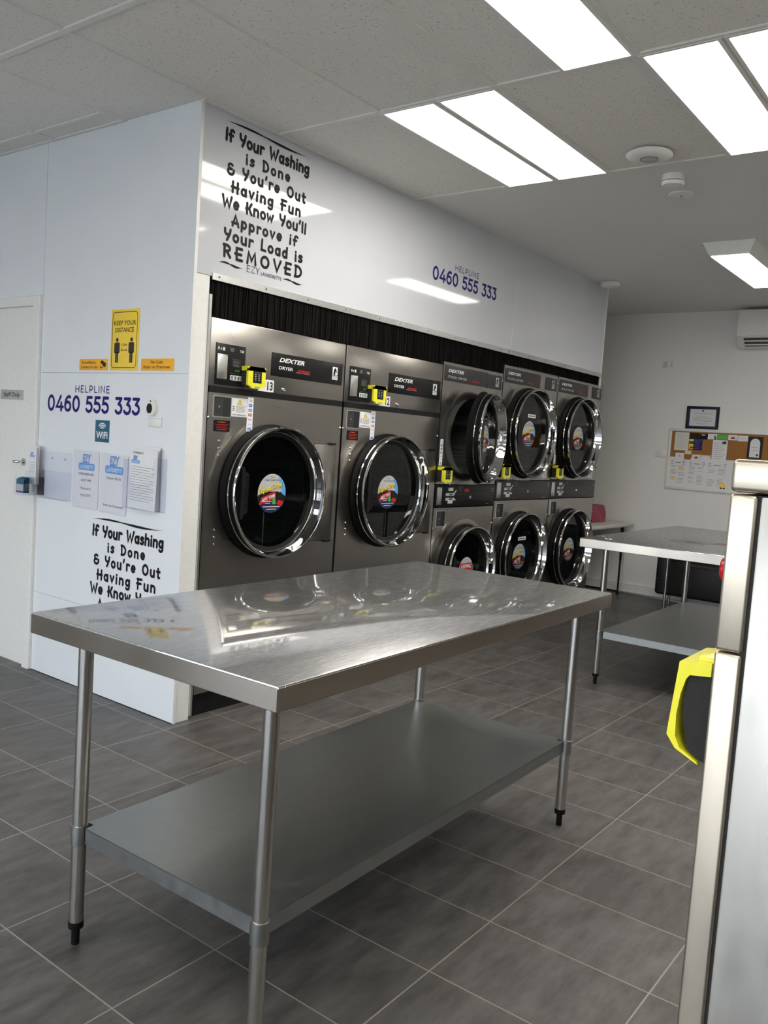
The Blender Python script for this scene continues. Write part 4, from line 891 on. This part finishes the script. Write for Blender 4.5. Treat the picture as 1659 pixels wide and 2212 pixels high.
# ================================================================== FAR WALL
WL = SIDE.sh(0, 0, -XW)
G = Fr((0, 0, 0), SIDE.U, SIDE.V, SIDE.N)
t = thing('air_conditioner', 'white split air conditioner high on the far wall', 'air conditioner', WL(.81, 2.53, 0))
m_ = MB().m('plastic_white'); m_.fprism(Fr((0, 0, 0), (-1, 0, 0), (0, 0, 1), (0, -1, 0)), [(0, .0), (.10, .0), (.16, .05), (.21, .10), (.215, .13), (.215, .32), (.20, .345), (0, .345)], .0, .95); m_.build('housing', t)
m_ = MB().m('plastic_white'); m_.fbox(G, -.002, .105, .952, .115, .19, .222); m_.build('panel_lip', t)
m_ = MB().m('grey'); m_.poly([G(.06, .012, .122), G(.92, .012, .122), G(.92, .094, .213), G(.06, .094, .213)]); m_.m('plastic_white')
for k in (.025, .056, .088): m_.tube([G(.06, k, .126+(k-.012)*1.11), G(.92, k, .126+(k-.012)*1.11)], .007, 6)
m_.build('louvre', t)
t = thing('power_outlet', 'white double power outlet high on the far wall', 'power outlet', WL(.121, 2.39, 0))
m_ = MB().m('plastic_white'); m_.fbox(G, -.060, -.038, .060, .038, 0, .013, .003); m_.build('plate', t)
for s in (-.028, .03):
    m_ = MB().m('lgrey'); m_.fbox(G, s-.012, -.026, s+.012, -.004, .013, .0145); m_.m('ink')
    for a in (-.008, .006): m_.fbox(G, s+a, .006, s+a+.004, .020, .013, .0138)
    m_.build('socket', t)
m_ = MB().m('plastic_white'); m_.fbox(G, -.02, .012, -.006, .028, .013, .018); m_.fbox(G, .04, .014, .05, .03, .013, .018); m_.build('switch', t)
t = thing('wall_plate', 'blank white plate on the far wall beside the noticeboard', 'wall plate', WL(.128, 1.485, 0))
m_ = MB().m('plastic_white'); m_.fbox(G, -.060, -.036, .060, .036, 0, .009, .003); m_.build('plate', t)
# certificate
t = thing('framed_certificate', 'black framed certificate above the noticeboard', 'picture frame', WL(.506, 1.752, 0)); W_, H_ = .318, .222
m_ = MB().m('black'); a = .016
m_.fbox(G, -W_/2, 0, W_/2, a, 0, .018, .002); m_.fbox(G, -W_/2, H_-a, W_/2, H_, 0, .018, .002); m_.fbox(G, -W_/2, a, -W_/2+a, H_-a, 0, .018, .002); m_.fbox(G, W_/2-a, a, W_/2, H_-a, 0, .018, .002); m_.build('frame', t)
m_ = MB().m('dnavy'); m_.fbox(G, -W_/2+a, a, W_/2-a, H_-a, .002, .006); m_.m('paper').fbox(G, -.125, .028, .125, .194, .006, .0065); m_.m('grey').disc(G, 0, .178, .010, d0=.0065, d1=.007, n=18)
m_.m('ink_grey').text('CERTIFICATE OF REGISTRATION', G, 0, .148, .008, .18, d=.0072)
for v, w_ in ((.118, .05), (.106, .1), (.088, .09), (.074, .09), (.05, .06)): m_.fbox(G, -w_, v, w_, v+.0022, .0065, .007)
m_.build('certificate', t)
m_ = MB().m('pic_glass'); m_.poly([G(-.14, .016, .010), G(.14, .016, .010), G(.14, .206, .010), G(-.14, .206, .010)]); m_.build('glass', t)
# noticeboard
t = thing('notice_board', 'combined cork and white noticeboard on the far wall', 'noticeboard', WL(.195, 1.135, 0)); BW, BH = 1.24, .615
m_ = MB().m('paper'); m_.fbox(G, .02, .03, BW-.02, BH*.53, .002, .010); m_.build('white_panel', t)
m_ = MB().m('cork'); m_.fbox(G, .02, BH*.53, BW-.02, BH-.03, .002, .010); m_.build('cork_panel', t)
m_ = MB().m('plastic_white'); m_.fbox(G, 0, 0, BW, .03, 0, .020, .006); m_.fbox(G, 0, BH-.03, BW, BH, 0, .020, .004); m_.fbox(G, 0, .03, .026, BH-.03, 0, .020, .004); m_.fbox(G, BW-.026, .03, BW, BH-.03, 0, .020, .004); m_.build('frame', t)
NB = WL.sh(.195, 1.135, .0102)
def flyer(name, label, u0, v0, u1, v1, base, deco=None, d=0.0, cat='notice', grp='notices pinned on the board'):
    t = thing(name, label, cat, NB((u0+u1)/2, v0, d), group=grp); w, h = u1-u0, v1-v0
    m_ = MB().m(base); m_.fbox(G, -w/2, 0, w/2, h, .0004, .0016)
    if deco: deco(m_, w, h)
    m_.build('sheet', t)
def lines(ink='ink_grey', n=6, a=.12, b=.85):
    def f(m_, w, h):
        m_.m(ink)
        for k in range(n): v = b-(b-a)*k/max(1, n-1); m_.fbox(G, -w*.38, h*v, w*(.38-.12*(k % 3)), h*v+min(.003, h*.02), .0016, .002)
    return f
def menu(m_, w, h):
    m_.m('ink_grey'); rnd = random.Random(int(w*1e5)+int(h*1e4))
    for k in range(13):
        v = .74-.054*k
        for s in (-1, 1):
            if rnd.random() < .85: m_.fbox(G, s*w*.24-w*.19, h*v, s*w*.24+w*rnd.uniform(.05, .19), h*v+.0028, .0016, .002)
    ribbon(m_.m('ink'), G, [(w*(-.17+.034*k), h*(.865+.012*math.sin(2.1*k))) for k in range(11)], .005, .0022); m_.m('navy')
    for s in (-1, 1):
        for k in range(3): m_.fbox(G, s*w*.40-.004, h*(.80+.06*k), s*w*.40+.004, h*(.80+.06*k)+.006, .0016, .002); m_.fbox(G, s*w*.32-.004, h*(.80+.06*k), s*w*.32+.004, h*(.80+.06*k)+.006, .0016, .002)
def badge(m_, w, h):
    m_.m('red').fprism(G, [(-w*.24, h*.34), (w*.24, h*.34), (w*.16, h*.58), (0, h*.68), (-w*.16, h*.58)], .0016, .002); m_.m('ink').fbox(G, -w*.22, h*.28, w*.22, h*.34, .0016, .002)
flyer('notice_sheet', 'cream letter sheet at the top left of the cork board', .060, .395, .200, .575, 'cream', lines('lgrey', 9))
flyer('leaflet', 'dark brown leaflet at the top of the cork board beside the cream letter', .203, .515, .295, .575, 'panel_black', lines('ink_grey', 4), 0, 'leaflet')
flyer('business_card', 'black card with white mark at the top of the cork board', .297, .515, .380, .572, 'panel_black', lambda m_, w, h: m_.m('paper').fbox(G, -w*.2, h*.66, w*.2, h*.82, .0016, .002), 0, 'card')
flyer('business_card', 'white card with dark figure left of the green card', .382, .520, .470, .572, 'paper', lambda m_, w, h: m_.m('grey').fprism(G, [(w*.2, 0), (w*.45, 0), (w*.4, h*.6), (w*.2, h*.8)], .0016, .002), 0, 'card')
flyer('business_card', 'green card at the top middle of the cork board', .472, .520, .572, .572, 'green', lines('lgrey', 2, .3, .5), 0, 'card')
flyer('business_card', 'white card with red emblem at the top of the cork board', .576, .520, .664, .572, 'paper', badge, 0, 'card')
flyer('business_card', 'plain white card left of the dark arched poster', .668, .515, .760, .570, 'paper', lines('lgrey', 3, .3, .6), 0, 'card')
flyer('leaflet', 'yellow and green leaflet beside the cream letter', .206, .415, .262, .512, 'yellow', lambda m_, w, h: (m_.m('dgreen').fbox(G, -w/2, h*.5, w*.3, h*.8, .0016, .002), m_.m('red').fbox(G, -w*.3, h*.05, w*.4, h*.25, .0016, .002)), 0, 'leaflet')
flyer('leaflet', 'blue leaflet overlapping the yellow one', .250, .405, .335, .512, 'navy', lines('lgrey', 5), .002, 'leaflet')
flyer('notice_sheet', 'lilac-white printed sheet in the middle of the cork board', .435, .310, .575, .515, 'paper', lambda m_, w, h: (lines('ink_grey', 9)(m_, w, h), m_.m('dnavy').fbox(G, w*.15, h*.82, w*.42, h*.95, .002, .0024)))
flyer('poster', 'dark poster with a white arched label at the right of the cork board', .762, .355, .900, .565, 'panel_black', lambda m_, w, h: (m_.m('paper').fprism(G, [(-w*.34, h*.06), (w*.32, h*.06)]+Ar(-.01*w, h*.68, w*.33, h*.24, 0, 180, 12), .0016, .002), m_.m('ink_grey').fbox(G, -w*.2, h*.5, w*.2, h*.515, .002, .0024), m_.fbox(G, -w*.2, h*.36, w*.2, h*.375, .002, .0024), m_.m('grey').fbox(G, w*.1, h*.12, w*.26, h*.22, .002, .0024)), 0, 'poster')
flyer('business_card', 'white card with a tiny red mark low on the cork board', .080, .312, .165, .368, 'paper', lambda m_, w, h: m_.m('red').disc(G, 0, h*.45, .005, d0=.0016, d1=.002, n=8), 0, 'card')
flyer('business_card', 'brown floral card low on the cork board', .170, .306, .235, .395, 'cream', lambda m_, w, h: m_.m('cork').fbox(G, -w/2, 0, w/2, h*.6, .0016, .002), 0, 'card')
flyer('business_card', 'white card with a red car emblem low on the cork board', .245, .308, .330, .360, 'paper', badge, 0, 'card')
flyer('business_card', 'white card with a red top line beside the red car card', .334, .312, .425, .360, 'paper', lambda m_, w, h: m_.m('red').fbox(G, -w/2, h*.86, w/2, h*.92, .0016, .002), 0, 'card')
flyer('menu_sheet', 'menu sheet with yellow highlights at the left of the white panel', .035, .045, .195, .305, 'paper', lambda m_, w, h: (menu(m_, w, h), m_.m('yellow_sign').fbox(G, w*.05, h*.62, w*.32, h*.67, .002, .0024), m_.fbox(G, -w*.42, h*.42, -w*.1, h*.46, .002, .0024), m_.fbox(G, -w*.42, h*.22, -w*.05, h*.26, .002, .0024)))
flyer('menu_sheet', 'menu sheet in the middle of the white panel', .215, .040, .390, .302, 'paper', menu)
flyer('menu_sheet', 'menu sheet with a gold rosette at its corner', .400, .040, .600, .300, 'paper', lambda m_, w, h: (menu(m_, w, h), m_.m('yellow_sign').disc(G, w*.34, h*.14, .026, d0=.0022, d1=.0028, n=14), m_.m('navy').fbox(G, w*.22, 0, w*.32, h*.06, .0022, .0026), m_.fbox(G, w*.36, 0, w*.46, h*.06, .0022, .0026)))

# ================================================================== FAR CORNER FURNITURE
t = thing('folding_table', 'off-white folding table in the corner behind the last dryer', 'table', (4.76, .06, 0))
m_ = MB().m('table_white'); m_.box((0, 0, .715), (1.225, .74, .755), .012, 3); m_.build('table_top', t)
for x in (.18, 1.10):
    m_ = MB().m('black'); m_.tube([(x, .07, .715), (x, .07, .36)], .013, 10); m_.tube([(x, .07, .37), (x, .07, .02)], .010, 10); m_.tube([(x, .66, .715), (x, .66, .02)], .012, 10); m_.tube([(x, .07, .035), (x, .66, .035)], .010, 8); m_.tube([(x, .07, 0), (x, .07, .03)], .014, 10); m_.tube([(x, .66, 0), (x, .66, .03)], .014, 10); m_.tube([(x-.05, .07, .70), (x-.02, .07, .60), (x, .07, .56)], .008, 8); m_.build('leg', t)
t = thing('handbag', 'crimson bag standing on the folding table', 'bag', (5.46, .30, .755))
m_ = MB().m('crimson')
T = bmesh.new(); bmesh.ops.create_cube(T, size=1); bmesh.ops.subdivide_edges(T, edges=T.edges[:], cuts=4, use_grid_fill=True)
for v in T.verts:
    x, y, z = v.co; bul = 1-.35*max(0, z+.5); v.co = Vector((x*.34, y*.14*bul+.006*math.sin(9*x+5*z), (z+.5)*.168+.010*math.sin(5*x+1)*(z > .45)))
m_.merge(T); m_.build('body', t, angle=70)
m_ = MB().m('crimson'); m_.tube([(-.165, -.062, .02), (-.168, -.058, .09), (-.166, -.05, .15)], .005, 8); m_.build('side_seam', t)
m_ = MB().m('chrome'); m_.lathe([(.006, 0), (.006, .004), (0, .005)], Fr((-.16, -.07, .12), (1, 0, 0), (0, 0, 1), (0, -1, 0)), 0, 0, 10); m_.build('stud', t)
t = thing('lounge_chair', 'black upholstered seat with chrome legs against the far wall under the noticeboard', 'chair', (5.38, -1.20, 0))
m_ = MB().m('leather'); m_.box((0, -.72, .15), (.60, .72, .46), .03, 3); m_.build('seat', t)
m_ = MB().m('leather'); m_.box((.42, -.72, .44), (.62, .72, .66), .04, 3); m_.build('backrest', t)
for s in (-1, 1):
    m_ = MB().m('leather'); m_.box((.0, s*.72-.07, .15), (.60, s*.72+.07, .62), .03, 3); m_.build('armrest', t)
for x in (.06, .54):
    for y in (-.66, .66):
        m_ = MB().m('chrome'); m_.tube([(x, y, 0), (x, y, .16)], .014, 12); m_.build('leg', t)
t = thing('side_table', 'slim chrome stand seen under the second bench, before the black seat', 'stand', (4.95, -.66, 0))
m_ = MB().m('tube_steel'); m_.tube([(0, 0, .02), (0, 0, .60)], .012, 14); m_.build('pole', t)
m_ = MB().m('black'); m_.lathe([(.14, 0), (.14, .012), (.03, .022), (0, .022)], Fr((0, 0, 0), (1, 0, 0), (0, 1, 0), (0, 0, 1)), 0, 0, 28); m_.build('base', t)
m_ = MB().m('black'); m_.lathe([(0, .60), (.17, .60), (.175, .61), (.17, .62), (0, .62)], Fr((0, 0, 0), (1, 0, 0), (0, 1, 0), (0, 0, 1)), 0, 0, 32); m_.build('tabletop', t)
m_ = MB().m('chrome'); m_.tube([(0, 0, .335), (0, .075, .342)], .007, 10); m_.m('black').tube([(0, .072, .342), (0, .085, .343)], .009, 10); m_.build('side_hook', t)

# ================================================================== WASHER IN THE RIGHT FOREGROUND
wx, wy = -1.566, -2.866
t = thing('washing_machine', 'tall stainless washer cut off by the right edge of the photo', 'washing machine', (wx, wy, 0))
Wd, Dp = .74, .95
m_ = MB().m('washer_steel'); m_.box((.002, -Dp, .05), (Wd, -.0345, 1.3835), .003, 2); m_.build('cabinet', t)
m_ = MB().m('washer_trim'); m_.box((0, -.031, 1.1975), (Wd, 0, 1.384), .004, 3); m_.build('control_front', t)
m_ = MB().m('washer_trim'); m_.box((0, -.031, .05), (Wd, 0, 1.1955), .004, 3); m_.build('front_panel', t)
m_ = MB().m('black_matte'); m_.box((.006, -.04, .05), (Wd-.006, -.025, 1.384)); m_.build('dark_gap_strip', t)  # black strip stands in for the shade in the gap behind the front
m_ = MB().m('washer_trim'); m_.box((-.001, -Dp, 1.3865), (Wd+.001, .001, 1.425), .006, 3); m_.build('top_cap', t)
m_ = MB().m('black'); m_.box((.03, -Dp+.03, 0), (Wd-.03, -.05, .055)); m_.build('plinth', t)
WF = Fr((0, 0, 0), (-1, 0, 0), (0, 0, 1), (0, 1, 0))
m_ = MB().m('black'); m_.fbox(WF, -Wd+.03, 1.20, -.16, 1.37, 0, .003); m_.build('control_panel', t)
m_ = MB().m('chrome'); m_.lathe([(.21, .0), (.205, .03), (.195, .034), (.17, .02)], WF, -Wd/2, .72, 48); m_.m('black').lathe([(.225, .0), (.215, .018), (.20, .018)], WF, -Wd/2, .72, 48); dd_ = m_.build('door', t)
m_ = MB().m('black'); m_.lathe([(.18, .02), (.1, .025), (0, .027)], WF, -Wd/2, .72, 40); m_.build('door_window', dd_)
m_ = MB().m('redp'); m_.lathe([(.012, 0), (.012, .012), (.016, .013), (.018, .016), (.017, .019), (.012, .022), (0, .023)], WF, -.080, 1.286, 28); m_.build('stop_button', t)
# payment reader on its front, seen from the side
rd = MB().m('reader_grey'); YZ = Fr((0, 0, 0), (0, 1, 0), (0, 0, 1), (-1, 0, 0)); rx0, rx1 = .050, .165
rd.fprism(YZ, [(.0, 1.034), (.024, 1.043), (.036, 1.052), (.044, 1.086), (.046, 1.114), (.042, 1.142), (.036, 1.156), (.0, 1.164)], -rx1+.004, -rx0-.004); ro = rd.build('card_reader', t)
rd = MB().m('reader_yellow')
shell = [(.014, 1.168), (.054, 1.163), (.058, 1.116), (.062, 1.066), (.050, 1.050), (.020, 1.036), (.021, 1.039), (.044, 1.052), (.051, 1.066), (.052, 1.094), (.049, 1.122), (.044, 1.142), (.040, 1.148), (.014, 1.151)]
rd.fprism(YZ, shell, -rx1, -rx0); rd.fbox(Fr((0, 0, 0), (1, 0, 0), (0, 1, 0), (0, 0, 1)), rx0+.014, .006, rx1-.014, .036, 1.163, 1.172, .003); rd.build('reader_cover', ro)
